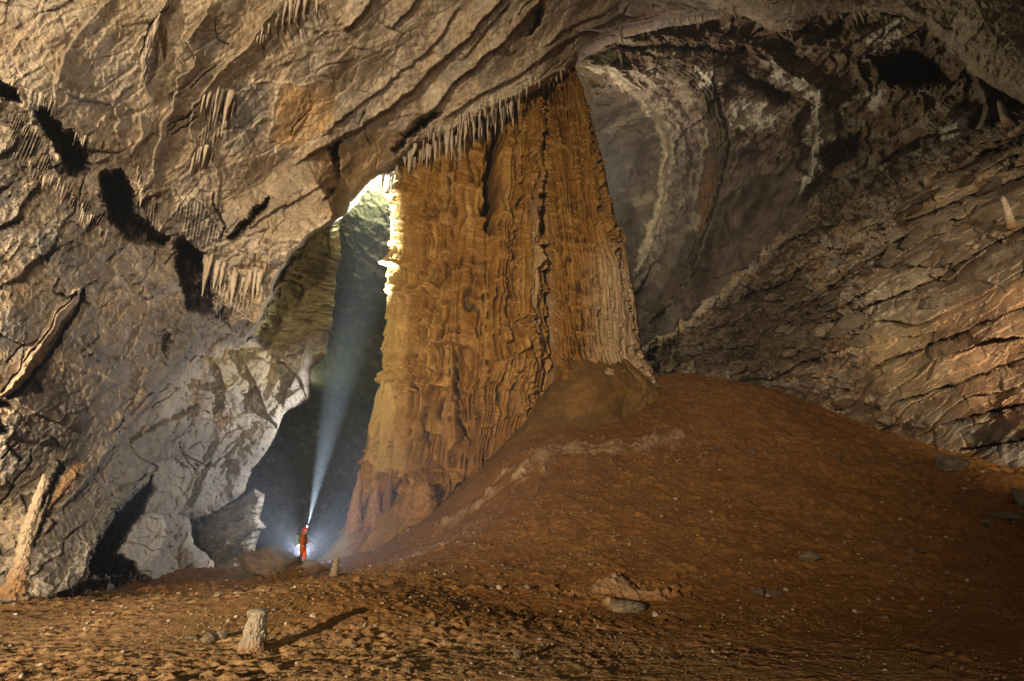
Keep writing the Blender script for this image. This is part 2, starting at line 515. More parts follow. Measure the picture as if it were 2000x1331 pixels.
vein = 1 - smooth(0.0, 0.05, np.abs(fbm2(A.wx, A.wy, 0.012, 4, 140, 0.55)))
A.C[:] = mix(A.C, CREAM, vein * 0.35 * smooth(-0.1, 0.2, A.mid))
A.C[:] = mix(A.C, DARKB * 2, (1 - smooth(0, 0.03, A.e1)) * 0.35 * lw * smooth(0, 0.3, A.mid))
A.C[:] = mix(A.C, GREY * 0.8, ((r3 > 0.7) * lw * smooth(0, 0.06, e3)) * 0.4)
# mineral patches, and the lamp-tinted olive wall
A.patch([(455, 160), (530, 165), (525, 240), (490, 300), (435, 290), (450, 230)], GREY * 0.95, 0.85)
A.patch([(545, 170), (650, 165), (655, 240), (590, 290), (530, 290)], OCHRE * 1.15, 0.75)
A.patch([(430, 290), (600, 300), (700, 290), (780, 300), (700, 390), (600, 460), (520, 480), (450, 440), (410, 370)], TAN * 0.85, 0.75, 40)
A.patch([(380, 60), (440, 60), (430, 110), (390, 120)], GREY, 0.7)
A.patch([(640, 80), (760, 60), (780, 140), (700, 190), (640, 180)], TAN * 0.8, 0.6)
A.patch([(180, 90), (260, 80), (270, 180), (200, 190), (150, 150)], BEIGE * 0.85, 0.7)
A.patch([(600, 300), (780, 250), (790, 300), (720, 370), (640, 420)], OCHRE * 1.1, 0.55, 26)
for g in ([(115, 626), (175, 640), (196, 675), (245, 668), (252, 710), (227, 735), (175, 703), (108, 682)],
          [(70, 717), (115, 738), (161, 780), (157, 815), (130, 836), (70, 801), (21, 776)], [(245, 521), (308, 552), (308, 577), (273, 566)],
          [(21, 797), (122, 843), (115, 864), (70, 881), (0, 850)], [(60, 455), (110, 450), (125, 500), (80, 520)], [(120, 490), (155, 500), (150, 540), (118, 530)],
          [(0, 600), (80, 600), (60, 680), (0, 690)], [(0, 880), (60, 885), (40, 960), (0, 1000)]):
    A.patch(g, GREY * 1.0, 0.85, 10)
m, t = A.patch([(300, 800), (400, 690), (440, 672), (500, 668), (546, 696), (600, 660), (645, 650), (640, 700), (612, 720), (605, 790), (560, 815), (540, 850), (450, 845), (410, 780), (330, 850)], PALE * 0.85, 0.8, 26, noise=1.6)
A.patch([(400, 700), (440, 672), (500, 668), (560, 700), (540, 760), (440, 760)], rgb(0.50, 0.42, 0.27), 0.75, 20, noise=1.5)
m, t = A.patch([(560, 500), (610, 450), (665, 430), (670, 530), (650, 640), (600, 660), (546, 690), (490, 650), (520, 600), (545, 550)], OLIVE * 1.5, 0.9, 10)  # green lamp tint on this wall painted into the colour
A.patch([(378, 970), (395, 935), (451, 893), (523, 868), (520, 890), (493, 914), (474, 970), (381, 1012)], GREY * 0.8, 0.85, 12)
A.patch([(170, 880), (300, 820), (400, 830), (500, 870), (460, 960), (380, 1010), (300, 1180), (60, 1190), (80, 1080)], GREY * 0.9, 0.7, 30)
A.patch([(287, 1005), (325, 1008), (329, 1047), (308, 1082), (273, 1117), (231, 1075), (245, 1047), (273, 1015)], PALE * 0.85, 0.8, 8)
A.patch([(77, 1019), (115, 935), (150, 900), (165, 907), (140, 952), (105, 987)], OCHRE * 1.6, 0.8, 6)
A.patch([(0, 640 + 300), (60, 900), (70, 960), (30, 1010), (0, 1020)], TAN * 0.7, 0.7, 10)
# pale veins of calcite
for v in ([(472, 150), (497, 161), (525, 157), (542, 161), (588, 166), (630, 157), (665, 161)], [(542, 164), (539, 196), (532, 238), (525, 266), (528, 297)],
          [(514, 154), (455, 227)], [(528, 224), (469, 262), (437, 290)], [(542, 150), (556, 122), (560, 98)], [(630, 224), (574, 280), (525, 308)], [(640, 70), (670, 50), (700, 38)],
          [(110, 700), (160, 720), (230, 745)], [(30, 830), (90, 850)], [(60, 760), (50, 800), (44, 850)], [(280, 540), (273, 570)], [(150, 655), (190, 700)]):
    A.band(v, 3.2, CREAM * 0.9, 0.8, 0.03, 0.15)
# bedding steps across the ceiling
A.ledge_k = 0.55
for pts, amp, w in (([(560, 330), (657, 276), (737, 227), (779, 196), (842, 140), (874, 108), (916, 70), (958, 25), (990, -20), (1010, -60)], 1.5, 60),
                    ([(780, 268), (807, 245), (846, 213), (895, 154), (944, 115), (982, 84), (1021, 45), (1049, 7), (1070, -40)], 1.6, 45),
                    ([(650, 250), (700, 208), (745, 175), (800, 130), (850, 85)], 0.6, 40), ([(760, 60), (800, 20), (830, -20)], 0.7, 40), ([(670, 60), (715, 20), (735, -20)], 1.0, 40),
                    ([(830, 110), (870, 60), (900, 10)], 0.7, 35), ([(900, 120), (940, 70), (975, 30), (1000, 0)], 0.7, 30), ([(1040, 130), (1090, 90), (1140, 60), (1210, 25), (1260, -10)], 1.3, 35),
                    ([(1060, 100), (1100, 60), (1180, 25), (1220, 0)], 0.8, 30), ([(413, -20), (402, 28), (374, 66), (364, 80), (381, 112), (374, 130), (343, 154), (343, 175), (336, 196), (336, 213), (315, 241), (308, 280), (297, 322), (300, 350)], 0.85, 34),
                    ([(556, -20), (518, 42), (490, 80), (448, 122), (420, 150), (395, 185), (374, 203), (371, 259), (381, 280), (370, 300), (340, 330)], 1.1, 45),
                    ([(335, -20), (308, 28), (290, 70), (280, 105), (276, 157), (290, 189), (300, 210)], 0.9, 30), ([(273, 217), (276, 266), (255, 297), (262, 329)], 0.6, 22),
                    ([(224, -20), (210, 0), (164, 52), (140, 80), (122, 119), (112, 154), (105, 171)], 0.35, 26), ([(224, 196), (259, 164)], 0.3, 18),
                    ([(100, 160), (150, 196), (217, 203), (232, 240), (212, 262)], 0.35, 22), ([(374, 378), (395, 400), (420, 437), (440, 465)], 0.6, 24),
                    ([(640, 262), (655, 240), (690, 215)], 0.6, 22), ([(450, 470), (520, 420), (580, 390), (650, 345), (700, 300)], 0.8, 50),
                    ([(860, 235), (900, 214), (951, 180), (1010, 150), (1060, 110)], 1.0, 30),
                    ([(1120, 60), (1180, 60), (1260, 40), (1340, 20), (1400, 0)], 0.9, 26), ([(1560, 66), (1620, 20), (1680, 0)], 0.8, 30),
                    ([(200, 860), (300, 760), (360, 690), (400, 640)], 1.0, 60), ([(120, 1000), (200, 900), (280, 800), (330, 740)], 0.9, 45), ([(20, 776), (60, 800), (130, 836), (160, 850)], 1.1, 30),
                    ([(150, 1150), (200, 1050), (260, 950), (330, 860), (380, 830)], 1.4, 45), ([(300, 900), (360, 890), (400, 905), (440, 880)], 1.0, 30), ([(430, 850), (400, 930), (375, 990)], 1.2, 34),
                    ([(40, 1120), (75, 1030), (100, 960), (135, 890)], 1.2, 36), ([(170, 655), (185, 690), (188, 705)], 0.8, 20), ([(310, 650), (316, 700), (330, 720)], 1.0, 26),
                    ([(70, 440), (75, 480), (88, 510)], 0.5, 16), ([(105, 450), (125, 480), (108, 520)], 0.6, 16), ([(140, 470), (150, 500), (160, 520)], 0.5, 14)):
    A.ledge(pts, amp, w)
A.ledge_k = 1.0
# the lip in front of the passage wall
A.ledge([(478, 662), (505, 625), (530, 572), (546, 525), (566, 492), (606, 462), (640, 436), (690, 410)], 9.0, 150, 3)
A.band([(500, 632), (530, 572), (546, 525), (566, 492), (606, 460)], 5, CREAM, 0.8, 0.3)  # lit edge of the lip painted in as a cream line
# diagonal strata on the passage side of the wall
olv = smooth(-10, 20, sd_poly(A.px, A.py, [(560, 480), (670, 425), (672, 650), (560, 720), (500, 640)]))
st_ = fbm2(A.wx * 0.80 + A.wy * 0.6, -A.wx * 0.60 + A.wy * 0.8 * 5.0, 0.018, 5, 77, 0.6, ridged=True)
A.d += olv * st_ * 0.8
# big faces on the pale nose
A.ledge([(540, 700), (590, 740), (600, 785)], 1.6, 40); A.ledge([(470, 690), (500, 760), (545, 850)], 2.2, 60); A.ledge([(545, 850), (480, 800), (440, 760), (380, 760)], 1.6, 44)
A.ledge([(600, 660), (585, 720), (560, 760), (550, 810)], 1.4, 40); A.ledge([(420, 700), (440, 760), (430, 820)], 1.5, 36)
# chimneys and slots
for pts, dep in (([(0, 158), (24, 168), (40, 198), (17, 200), (-20, 180)], 3.5), ([(70, 217), (88, 210), (119, 241), (122, 259), (140, 255), (168, 301), (175, 336), (154, 343), (130, 336), (112, 294), (88, 259)], 6),
                 ([(196, 343), (238, 332), (259, 378), (263, 413), (290, 440), (330, 465), (320, 485), (285, 480), (250, 470), (215, 430), (196, 390)], 8),
                 ([(339, 476), (347, 528), (366, 584), (364, 600), (399, 618), (413, 612), (404, 545), (402, 500), (385, 490), (350, 465)], 9),
                 ([(528, 385), (504, 399), (480, 430), (446, 464), (458, 467), (490, 436), (526, 399)], 4), ([(640, 290), (665, 280), (658, 305), (665, 350), (656, 354), (648, 315)], 4),
                 ([(662, 362), (640, 372), (632, 392), (652, 382)], 3), ([(766, 300), (786, 262), (846, 216), (862, 219), (832, 248), (797, 274), (782, 302)], 3),
                 ([(1040, 50), (1052, 5), (1060, 10), (1052, 50), (1030, 72)], 3), ([(217, 1005), (262, 963), (297, 935), (301, 956), (273, 1012), (238, 1057), (227, 1082), (266, 1103), (276, 1124), (168, 1131), (175, 1089), (196, 1047)], 7),
                 ([(77, 998), (87, 970), (115, 903), (129, 907), (105, 952)], 2.5), ([(-5, 780), (15, 788), (20, 800), (0, 796)], 2), ([(260, 1120), (345, 1150), (330, 1172), (70, 1185), (170, 1135)], 4),
                 ([(2, 820), (14, 835), (8, 850), (-10, 850)], 2), ([(310, 650), (335, 655), (330, 700), (318, 690)], 1.8), ([(342, 795), (392, 792), (385, 812), (345, 812)], 1.6)):
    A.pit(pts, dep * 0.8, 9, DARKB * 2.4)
# hanging curtains
for pts, ang, per, amp in (([(21, 217), (63, 217), (115, 308), (118, 342), (70, 354), (52, 320), (10, 310)], 112, 5.5, 0.55), ([(112, 330), (160, 366), (195, 400), (240, 470), (225, 485), (170, 445), (125, 400)], 112, 6, 0.55),
                           ([(60, 175), (110, 190), (115, 235), (80, 220)], 100, 5, 0.4), ([(150, 262), (205, 280), (200, 330), (165, 300)], 100, 5, 0.4), ([(255, 400), (300, 380), (330, 440), (300, 460)], 96, 6, 0.6),
                           ([(297, 493), (336, 500), (336, 545), (315, 575), (300, 520)], 112, 5.5, 0.6), ([(455, 540), (515, 540), (505, 610), (466, 635)], 101, 8, 0.8), ([(393, 515), (443, 519), (436, 590), (397, 605)], 97, 7, 0.8),
                           ([(405, 450), (430, 450), (412, 490), (398, 490)], 108, 5, 0.4), ([(300, 620), (370, 640), (380, 660), (345, 680)], 25, 7, 0.5), ([(340, 480), (470, 500), (520, 480), (540, 520), (500, 600), (430, 640), (350, 560)], 98, 9, 0.6),
                           ([(410, 180), (455, 200), (440, 270), (405, 330), (395, 380), (370, 380), (385, 280)], 98, 6, 0.5), ([(330, 400), (420, 380), (440, 470), (400, 500), (350, 470)], 98, 7, 0.45)):
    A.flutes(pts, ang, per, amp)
# the leaning slab of flowstone on the left wall
SL = [(2, 775), (42, 706), (87, 643), (108, 605), (140, 568), (158, 562), (156, 587), (140, 607), (122, 635), (98, 670), (70, 722), (30, 768)]
A.bulge(SL, 0.9, 16)
A.patch(SL, TAN * 1.45, 0.95, 4, noise=0.4)
A.crack([(8, 765), (50, 706), (95, 645), (120, 605), (148, 572)], 3.5, 0.5)
A.crack([(20, 776), (60, 740), (100, 690), (130, 640), (152, 600), (160, 570)], 6, 1.0)  # dark groove drawn in for the slab's shadow on its right
A.bulge([(-20, 820), (40, 830), (100, 850), (110, 872), (60, 868), (-20, 845)], 0.5, 10)
A.crack([(0, 900), (20, 880), (38, 862)], 3, 0.5); A.crack([(0, 985), (30, 940), (60, 900), (64, 880)], 3, 0.4)
A.crack([(430, 465), (440, 440), (418, 400), (420, 380)], 3, 0.5)
for i in range(26):      # small random joints all over
    rr = random.Random(500 + i)
    x, y = rr.uniform(0, 640), rr.uniform(400, 1100)
    if i % 2: x, y = rr.uniform(80, 1100), rr.uniform(0, 330)
    a0 = R(rr.choice([-55, -45, -60, 70, 80, -50])); pts = [(x, y)]
    for j in range(4):
        a0 += rr.uniform(-.28, .28); x += math.cos(a0) * rr.uniform(9, 22); y += math.sin(a0) * rr.uniform(9, 22); pts.append((x, y))
    A.crack(pts, rr.uniform(1.2, 2.4), 0.35, 0.7)
# the crusty shelf the stalactites hang from, above the column
A.patch([(790, 300), (850, 250), (900, 215), (960, 180), (1060, 130), (1100, 110), (1115, 142), (1010, 205), (900, 262), (815, 296)], CREAM * 0.9, 0.85, 8)
A.bulge([(780, 330), (850, 262), (900, 232), (960, 196), (1060, 145), (1100, 130), (1115, 142), (1010, 215), (900, 275), (790, 345)], 0.8, 12)
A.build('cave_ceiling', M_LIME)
A_S = (A.px[0].copy(), A.py[:, 0].copy(), (A.Y - A.d).astype(F32))
del A
print('ceiling', round(time.time() - T0, 1))

# ---------------------------------------------------------------- far dome right of the column
B_POLY = [(1030, 20), (1150, -40), (2350, -60), (2350, 500), (1700, 700), (1500, 850), (1100, 880), (1000, 700)]
B_CTRL = [(1100, 0, 44), (1150, 150, 62), (1300, 90, 50), (1500, 100, 50), (1700, 100, 45), (1900, 100, 39), (1400, 230, 66), (1250, 300, 84),
          (1250, 600, 96), (1450, 500, 88), (1600, 350, 72), (1750, 250, 56), (1900, 250, 47), (2350, 100, 36), (2350, 450, 40), (1000, 700, 98), (1500, 850, 90), (1030, 100, 60)]
B = Sheet(B_POLY, B_CTRL, STEP)
common_rock(B, 40, big=1.0, facet=0.20, fsc=0.012, ang=-55, strx=2.0, fine=0.18, ridge=0.25)
upr = smooth(330, 120, B.py - 0.28 * (B.px - 1300)) + smooth(1560, 1640, B.px)
upr = np.clip(upr, 0, 1)
B.d += upr * B.k * (0.55 * B.h1 + 0.4 * B.h2 + 0.45 * B.rid)
t1 = smooth(-0.2, 0.3, B.mid + B.big * 0.5)
B.C[:] = mix(np.broadcast_to(MAUVE, B.C.shape), rgb(0.17, 0.125, 0.10), t1)
B.C[:] = mix(B.C, GREY * 0.85, smooth(0.0, 0.4, B.grain + B.big) * 0.6)
up_c = mix(mix(np.broadcast_to(rgb(0.17, 0.115, 0.07), B.C.shape), BEIGE * 0.8, smooth(0.0, 0.3, B.mid)), DARKB * 2.2, smooth(0.1, 0.35, fbm3(B.X, B.Yf, B.Z, 0.3, 4, 55, 0.6)) * 0.75)
B.C[:] = mix(B.C, up_c, upr * 0.9)
B.C[:] = mix(B.C, PALE * 1.2, smooth(0.25, 0.5, fbm3(B.X, B.Yf, B.Z, 0.55, 5, 65, 0.65)) * upr * 0.75)
# crusted bands that curve down the dome
arch1 = [(1140, 128), (1200, 146), (1250, 190), (1280, 225), (1300, 270), (1308, 300), (1300, 345), (1296, 380), (1285, 420), (1270, 470), (1243, 535)]
B.band(arch1, 12, CREAM * 1.3, 0.95, 0.3, 0.045, 1.6, 1.6)
B.band([(x + 10, y - 4) for x, y in arch1], 22, BEIGE * 0.9, 0.6, 0.2, 0.06, 1.6, 3.2)
B.band([(x - 6, y + 5) for x, y in arch1[4:]], 8, CREAM * 1.3, 0.9, 0.3, 0.10, 1.6, 1.8)
B.ledge([(1120, 118), (1200, 138), (1256, 185), (1290, 230), (1312, 290), (1304, 350), (1290, 420), (1262, 490)], 2.6, 70, 4)
for o_ in (0, 1, 2):
    B.band([(x + 34 + 16 * o_, y + 6 - 9 * o_) for x, y in arch1[2:9]], 5, BEIGE * (0.75 + 0.2 * o_), 0.7, 0.2, 0.06, 1.6, 2.2)
B.patch([(1215, 140), (1300, 120), (1350, 160), (1375, 250), (1340, 300), (1300, 250), (1260, 190)], BEIGE * 1.15, 0.85, 18, 0.06, 1.8)
arch2 = [(1250, 110), (1330, 135), (1380, 180), (1400, 240), (1408, 290), (1392, 350), (1375, 420), (1345, 500), (1315, 560), (1270, 630)]
B.band(arch2, 17, rgb(0.17, 0.13, 0.085), 0.85, 1.2, 0.05, 0.5)
for o in (-16, -9, -2, 6, 13):
    B.ledge([(x + o, y - o * 0.4) for x, y in arch2], 0.8, 10, 1.5)
B.ledge([(x + 20, y - 6) for x, y in arch2], 2.4, 60, 4)
B.band([(1378, 250), (1382, 280), (1370, 300)], 4, CREAM, 0.9, 0.3)
B.patch([(1385, 300), (1400, 330), (1385, 420), (1365, 460), (1360, 400)], rgb(0.24, 0.13, 0.06), 0.7, 8)
B.ledge([(1560, 310), (1500, 380), (1460, 450), (1425, 520), (1410, 545)], 1.2, 40, 3)
B.ledge([(1590, 340), (1540, 390), (1510, 450)], 1.0, 24, 3)
B.band([(1505, 350), (1485, 390), (1475, 410)], 10, rgb(0.10, 0.065, 0.035), 0.8)
arch3 = [(1480, 110), (1530, 150), (1565, 165), (1600, 190), (1590, 230), (1575, 260), (1592, 290), (1598, 320), (1575, 350), (1565, 380)]
B.band(arch3, 11, PALE * 1.35, 0.95, 0.4, 0.05, 1.6, 1.7)
B.ledge([(1470, 90), (1530, 140), (1600, 180), (1592, 230), (1600, 300), (1575, 360), (1550, 410)], 2.4, 50, 4)
for p in ([(1420, 200), (1500, 190), (1525, 240), (1500, 260), (1430, 258)], [(1350, 120), (1420, 130), (1420, 170), (1360, 175)], [(1500, 130), (1560, 160), (1540, 180), (1510, 170)], [(1600, 210), (1640, 220), (1630, 280), (1590, 280)],
          [(1680, 60), (1760, 40), (1770, 80), (1700, 100)], [(1680, 180), (1720, 170), (1725, 210), (1700, 225)], [(1830, 250), (1900, 210), (1890, 270), (1840, 290)]):
    B.patch(p, PALE * 1.25, 0.85, 14, 0.07, 1.6)
for p in ([(1175, 260), (1250, 222), (1230, 245)], [(1220, 395), (1270, 380), (1230, 402)], [(1235, 560), (1285, 520), (1260, 560)], [(1210, 610), (1240, 590)], [(1445, 280), (1460, 275), (1450, 292)], [(1345, 420), (1362, 425), (1355, 445), (1342, 440)]):
    B.band(p, 8, CREAM * 0.8, 0.7, 0.1, 0.12)
for i in range(26):
    rr = random.Random(900 + i); x, y = rr.uniform(1180, 1280), rr.uniform(200, 640)
    B.band([(x, y), (x + rr.uniform(8, 22), y - rr.uniform(3, 12))], rr.uniform(1.5, 4), CREAM * 0.7, 0.5, 0.05, 0.2)
# dark overhangs high on the right
for p, dpt in (([(1700, 110), (1780, 90), (1840, 120), (1860, 160), (1800, 170), (1740, 170)], 8), ([(1590, 300), (1680, 260), (1700, 290), (1620, 330)], 5), ([(1440, 130), (1560, 190), (1540, 210), (1440, 160)], 4), ([(1180, 84), (1300, 76), (1460, 92), (1470, 104), (1300, 98), (1180, 100)], 4)):
    B.pit(p, dpt, 14, DARKB * 1.6)
B.ledge([(1500, 60), (1560, 90), (1640, 100), (1700, 60)], 2.5, 50, 4); B.ledge([(1130, 112), (1210, 92), (1300, 88), (1460, 102), (1520, 140)], 2.6, 40, 4)
B.ledge([(1840, 80), (1900, 150), (1925, 210), (1900, 270)], 3.0, 70, 6); B.ledge([(1700, 330), (1800, 270), (1900, 250)], 2.4, 60, 4)
B.build('cave_dome', M_FAR)
B_S = (B.px[0].copy(), B.py[:, 0].copy(), (B.Y - B.d).astype(F32))
del B
print('dome', round(time.time() - T0, 1))

# ---------------------------------------------------------------- bedded slope on the right
C_POLY = [(1235, 690), (1262, 676), (1290, 657), (1330, 636), (1365, 600), (1400, 572), (1440, 532), (1480, 502), (1510, 466), (1560, 422), (1600, 372), (1660, 345), (1700, 330),
          (1760, 300), (1830, 266), (1900, 246), (1960, 226), (2000, 205), (2400, 60), (2400, 1200), (2000, 1080), (1700, 930), (1500, 860), (1290, 800)]
C_CTRL = [(1260, 700, 54), (1400, 650, 50), (1400, 590, 56), (1600, 400, 60), (1600, 600, 44), (1650, 700, 38), (1800, 500, 37), (1800, 350, 48), (1960, 240, 42), (2000, 500, 28), (2000, 800, 23),
          (1800, 800, 29), (1500, 750, 43), (2400, 600, 17), (2000, 950, 22.5), (2400, 60, 26), (2400, 1200, 14), (1500, 860, 40), (1700, 930, 30)]
C = Sheet(C_POLY, C_CTRL, STEP, edge_noise=16, jag=0.03)
bed_a = R(-24)
common_rock(C, 80, big=0.8, facet=0.22, fsc=0.020, ang=-26, strx=2.2, fine=0.28, ridge=0.16)
u_ = C.wx * math.cos(bed_a) + C.wy * math.sin(bed_a); v_ = -C.wx * math.sin(bed_a) + C.wy * math.cos(bed_a)
v_ = v_ + C.big * 60 + 10 * n2(u_, v_, 0.012, 9) + 3 * C.mid
u_ = u_ + C.mid * 10
cleanw = smooth(1560, 1700, C.px - 0.25 * (900 - C.py)) * smooth(230, 420, C.py - 0.0 * C.px)
for per, amp, sd_ in ((58, 1.0, 1), (21, 0.30, 2)):
    q = v_ / per + 0.5 * n2(u_, v_, 0.004 * 64 / per, 20 + sd_); f = q - np.floor(q); nb = np.floor(q)
    rnd = n2(nb * 7.7 + 0.3, u_ * 0.006, 1.0, 25)
    C.d += C.k * amp * (1.5 * rnd + 0.35 * f)
    C.d -= C.k * (0.30 if sd_ == 1 else 0.12) * np.exp(-((np.minimum(f, 1 - f)) / (0.035 * 58 / per * 0.6)) ** 2) * smooth(-0.35, 0.1, C.mid)
dz = smooth(0.1, 0.9, 1 - cleanw)
h5, e5, r5 = facets(C.wx + 6 * C.mid, C.wy * 1.7, 0.055, 71); h6, e6, r6 = facets(C.wx * 0.9 - C.wy * 0.3, C.wy * 1.5 + C.wx * 0.3, 0.12, 72)
C.d += dz * C.k * (0.45 * h5 + 0.22 * h6 + 0.5 * (r5 > 0.7) * smooth(0, 0.25, e5))
# joints across the beds break them into blocks
row = np.floor(v_ / 64 + 0.6 * n2(u_, v_, 0.004, 21)); jx = u_ / 85 + row * 0.37 + 0.15 * n2(u_, v_, 0.02, 30)
jf = np.abs((jx - np.floor(jx)) - 0.5)
blkh = n2(np.floor(jx) * 3.3 + 0.5, row * 5.1 + 0.3, 1.0, 31)
C.d += C.k * (0.8 * blkh - 0.25 * np.exp(-((0.5 - jf) / 0.03) ** 2)) * smooth(-0.2, 0.3, C.mid + C.big)
t1 = smooth(-0.25, 0.3, C.mid + 0.5 * C.big); t2 = smooth(0.0, 0.4, fbm3(C.X, C.Yf, C.Z, 0.9, 5, 310, 0.65))
brown = rgb(0.085, 0.055, 0.032)
C.C[:] = mix(mix(np.broadcast_to(rgb(0.20, 0.13, 0.075), C.C.shape), TAN, t1), GREY, t2 * 0.6)
C.C[:] = mix(C.C, CREAM * 0.8, smooth(0.15, 0.5, blkh + C.grain * 0.4) * 0.6)
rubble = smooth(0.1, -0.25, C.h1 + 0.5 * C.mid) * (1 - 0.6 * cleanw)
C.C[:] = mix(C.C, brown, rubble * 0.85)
C.C[:] = mix(C.C, GREY * 1.1, (r5 > 0.72) * dz * 0.5)
C.C[:] = mix(C.C, TAN * 0.9, (r5 < 0.14) * dz * 0.5)
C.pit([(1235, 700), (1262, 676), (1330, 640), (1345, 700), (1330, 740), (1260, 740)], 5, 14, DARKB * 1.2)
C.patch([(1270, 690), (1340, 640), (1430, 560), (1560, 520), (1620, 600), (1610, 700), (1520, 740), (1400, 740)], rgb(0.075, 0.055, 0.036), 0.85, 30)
C.patch([(1420, 560), (1500, 480), (1600, 380), (1700, 340), (1800, 320), (1700, 420), (1600, 480), (1500, 560)], brown, 0.7, 30, 0.03, 1.5)
for p, c in (([(1840, 600), (2000, 540), (2300, 480), (2300, 900), (2000, 850), (1870, 770), (1830, 680)], rgb(0.40, 0.25, 0.15)), ([(1700, 660), (1830, 610), (1850, 760), (1780, 800), (1700, 740)], rgb(0.33, 0.24, 0.14)),
             ([(1760, 410), (1900, 330), (1990, 310), (1990, 350), (1860, 400), (1780, 440)], rgb(0.42, 0.30, 0.18)), ([(1830, 800), (2000, 860), (2300, 900), (2300, 1000), (1980, 920), (1870, 860)], GREY)):
    C.patch(p, c, 0.7, 20, 0.05, 1.4)
C.C[:] = mix(C.C, DARKB, 0.5 * (1 - smooth(0, 0.05, C.e2)))
for pts, amp, w in (([(1600, 640), (1720, 590), (1830, 545), (1950, 470), (2060, 420)], 2.0, 60), ([(1700, 720), (1850, 660), (2000, 600), (2200, 540)], 1.1, 40), ([(1740, 790), (1880, 745), (2000, 700), (2200, 640)], 1.0, 40),
                    ([(1840, 830), (1950, 800), (2100, 770)], 1.2, 40), ([(1870, 880), (1990, 860), (2100, 840)], 1.0, 30), ([(1740, 445), (1860, 400), (1990, 350), (2100, 300)], 1.6, 40), ([(1560, 610), (1680, 520), (1800, 440)], 1.4, 40),
                    ([(1420, 745), (1500, 745), (1560, 715), (1610, 690)], 1.6, 24)):
    C.ledge(list(reversed(pts)), -amp, w); C.crack(pts, 4, 0.6)
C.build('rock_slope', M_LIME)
C_S = (C.px[0].copy(), C.py[:, 0].copy(), (C.Y - C.d).astype(F32))
del C
print('slope', round(time.time() - T0, 1))

# ---------------------------------------------------------------- end of the passage behind the person
D_POLY = [(380, 250), (920, 220), (920, 1250), (330, 1250)]
D_CTRL = [(380, 250, 62), (600, 400, 70), (750, 330, 66), (920, 220, 66), (650, 470, 76), (780, 480, 76), (700, 700, 104), (550, 900, 115), (650, 1050, 120), (330, 1250, 100), (920, 1250, 115), (920, 700, 104), (400, 700, 95)]
D = Sheet(D_POLY, D_CTRL, 1.8)
common_rock(D, 120, big=0.25, facet=0.10, fsc=0.014, ang=35, strx=2.0, fine=0.2, ridge=0.3)
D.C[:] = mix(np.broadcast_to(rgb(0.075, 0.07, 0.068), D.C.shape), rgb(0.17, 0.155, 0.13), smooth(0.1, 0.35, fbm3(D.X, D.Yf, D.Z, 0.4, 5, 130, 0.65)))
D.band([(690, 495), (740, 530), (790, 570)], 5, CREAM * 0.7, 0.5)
D.C[:] = mix(D.C, D.C * 4.2, smooth(760, 380, D.py + 60 * D.big))  # paler towards the top: lamp glow painted into the wall
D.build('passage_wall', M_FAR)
# rock pillar at the foot of the left wall
E_POLY = [(365, 1005), (400, 1000), (450, 985), (480, 968), (497, 957), (518, 965), (514, 990), (508, 1012), (520, 1030), (506, 1045), (500, 1070), (502, 1090), (499, 1118), (470, 1200), (380, 1210), (340, 1150)]
E = Sheet(E_POLY, [(365, 1005, 44), (497, 957, 42), (518, 1030, 42.5), (499, 1118, 42), (430, 1060, 41), (340, 1150, 40), (430, 1200, 38), (470, 1020, 41)], 1.2, edge_noise=4, curl=2.5, curl_w=14)
common_rock(E, 150, facet=0.35, fsc=0.045, ang=-8, strx=1.8)
q = (E.wy + E.wx * 0.1) / 11.0 + 0.7 * n2(E.wx, E.wy, 0.02, 3); f = q - np.floor(q)
E.d += 0.45 * f + 0.5 * n2(np.floor(E.wx / 22 + 0.3 * np.floor(q)), np.floor(q), 0.77, 8) * 1.2
E.C[:] = mix(np.broadcast_to(GREY * 0.8, E.C.shape), PALE * 0.65, smooth(-0.2, 0.4, E.mid + E.h1 * 0.5))
E.C[:] = mix(E.C, DARKB * 2, 0.6 * (1 - smooth(0.02, 0.1, f)))
o = E.build('rock_pillar', M_LIME)
tag(o, 'grey layered rock pillar rising at the foot of the left wall behind the boulders', 'rock pillar')
del D, E
print('passage', round(time.time() - T0, 1))

# ---------------------------------------------------------------- the earth floor and the mound
G_PIX = [(0, 1331, 5.0), (500, 1331, 4.9), (1000, 1331, 4.9), (1500, 1331, 5.2), (2000, 1331, 5.6), (500, 1270, 6.8), (100, 1250, 7.4), (1000, 1250, 7.3), (1500, 1250, 7.6), (2000, 1250, 8.0), (2000, 1150, 12.5),
         (0, 1195, 10.2), (180, 1197, 10.4), (330, 1182, 11.0), (480, 1160, 13.2), (600, 1142, 16.5), (700, 1122, 20.5), (740, 1175, 9.3), (850, 1063, 25.5), (200, 1178, 18), (100, 1185, 18), (400, 1142, 22), (520, 1125, 27), (600, 1106, 29),
         (587, 1102, 28.6), (450, 1140, 24), (620, 1130, 22), (1000, 1180, 11.0), (1000, 1100, 15.5), (1000, 1000, 21.5), (1000, 925, 27), (1200, 1100, 14.5), (1200, 1000, 19.5), (1200, 900, 26), (1200, 830, 31), (1300, 760, 37), (1300, 800, 32),
         (1290, 735, 40), (1400, 745, 39), (1500, 764, 37), (1500, 850, 27.5), (1500, 1000, 18.5), (1500, 1100, 13.5), (1650, 818, 33), (1700, 900, 23), (1800, 872, 27.5), (1900, 905, 24), (2000, 925, 22.5), (1800, 1000, 17.5), (2000, 1020, 16.5),
         (1000, 870, 34), (850, 1000, 33)]
G = []
for a_, b_, Y_ in G_PIX:
    p = at(a_, b_, Y_); G.append((p.x, p.y, p.z))
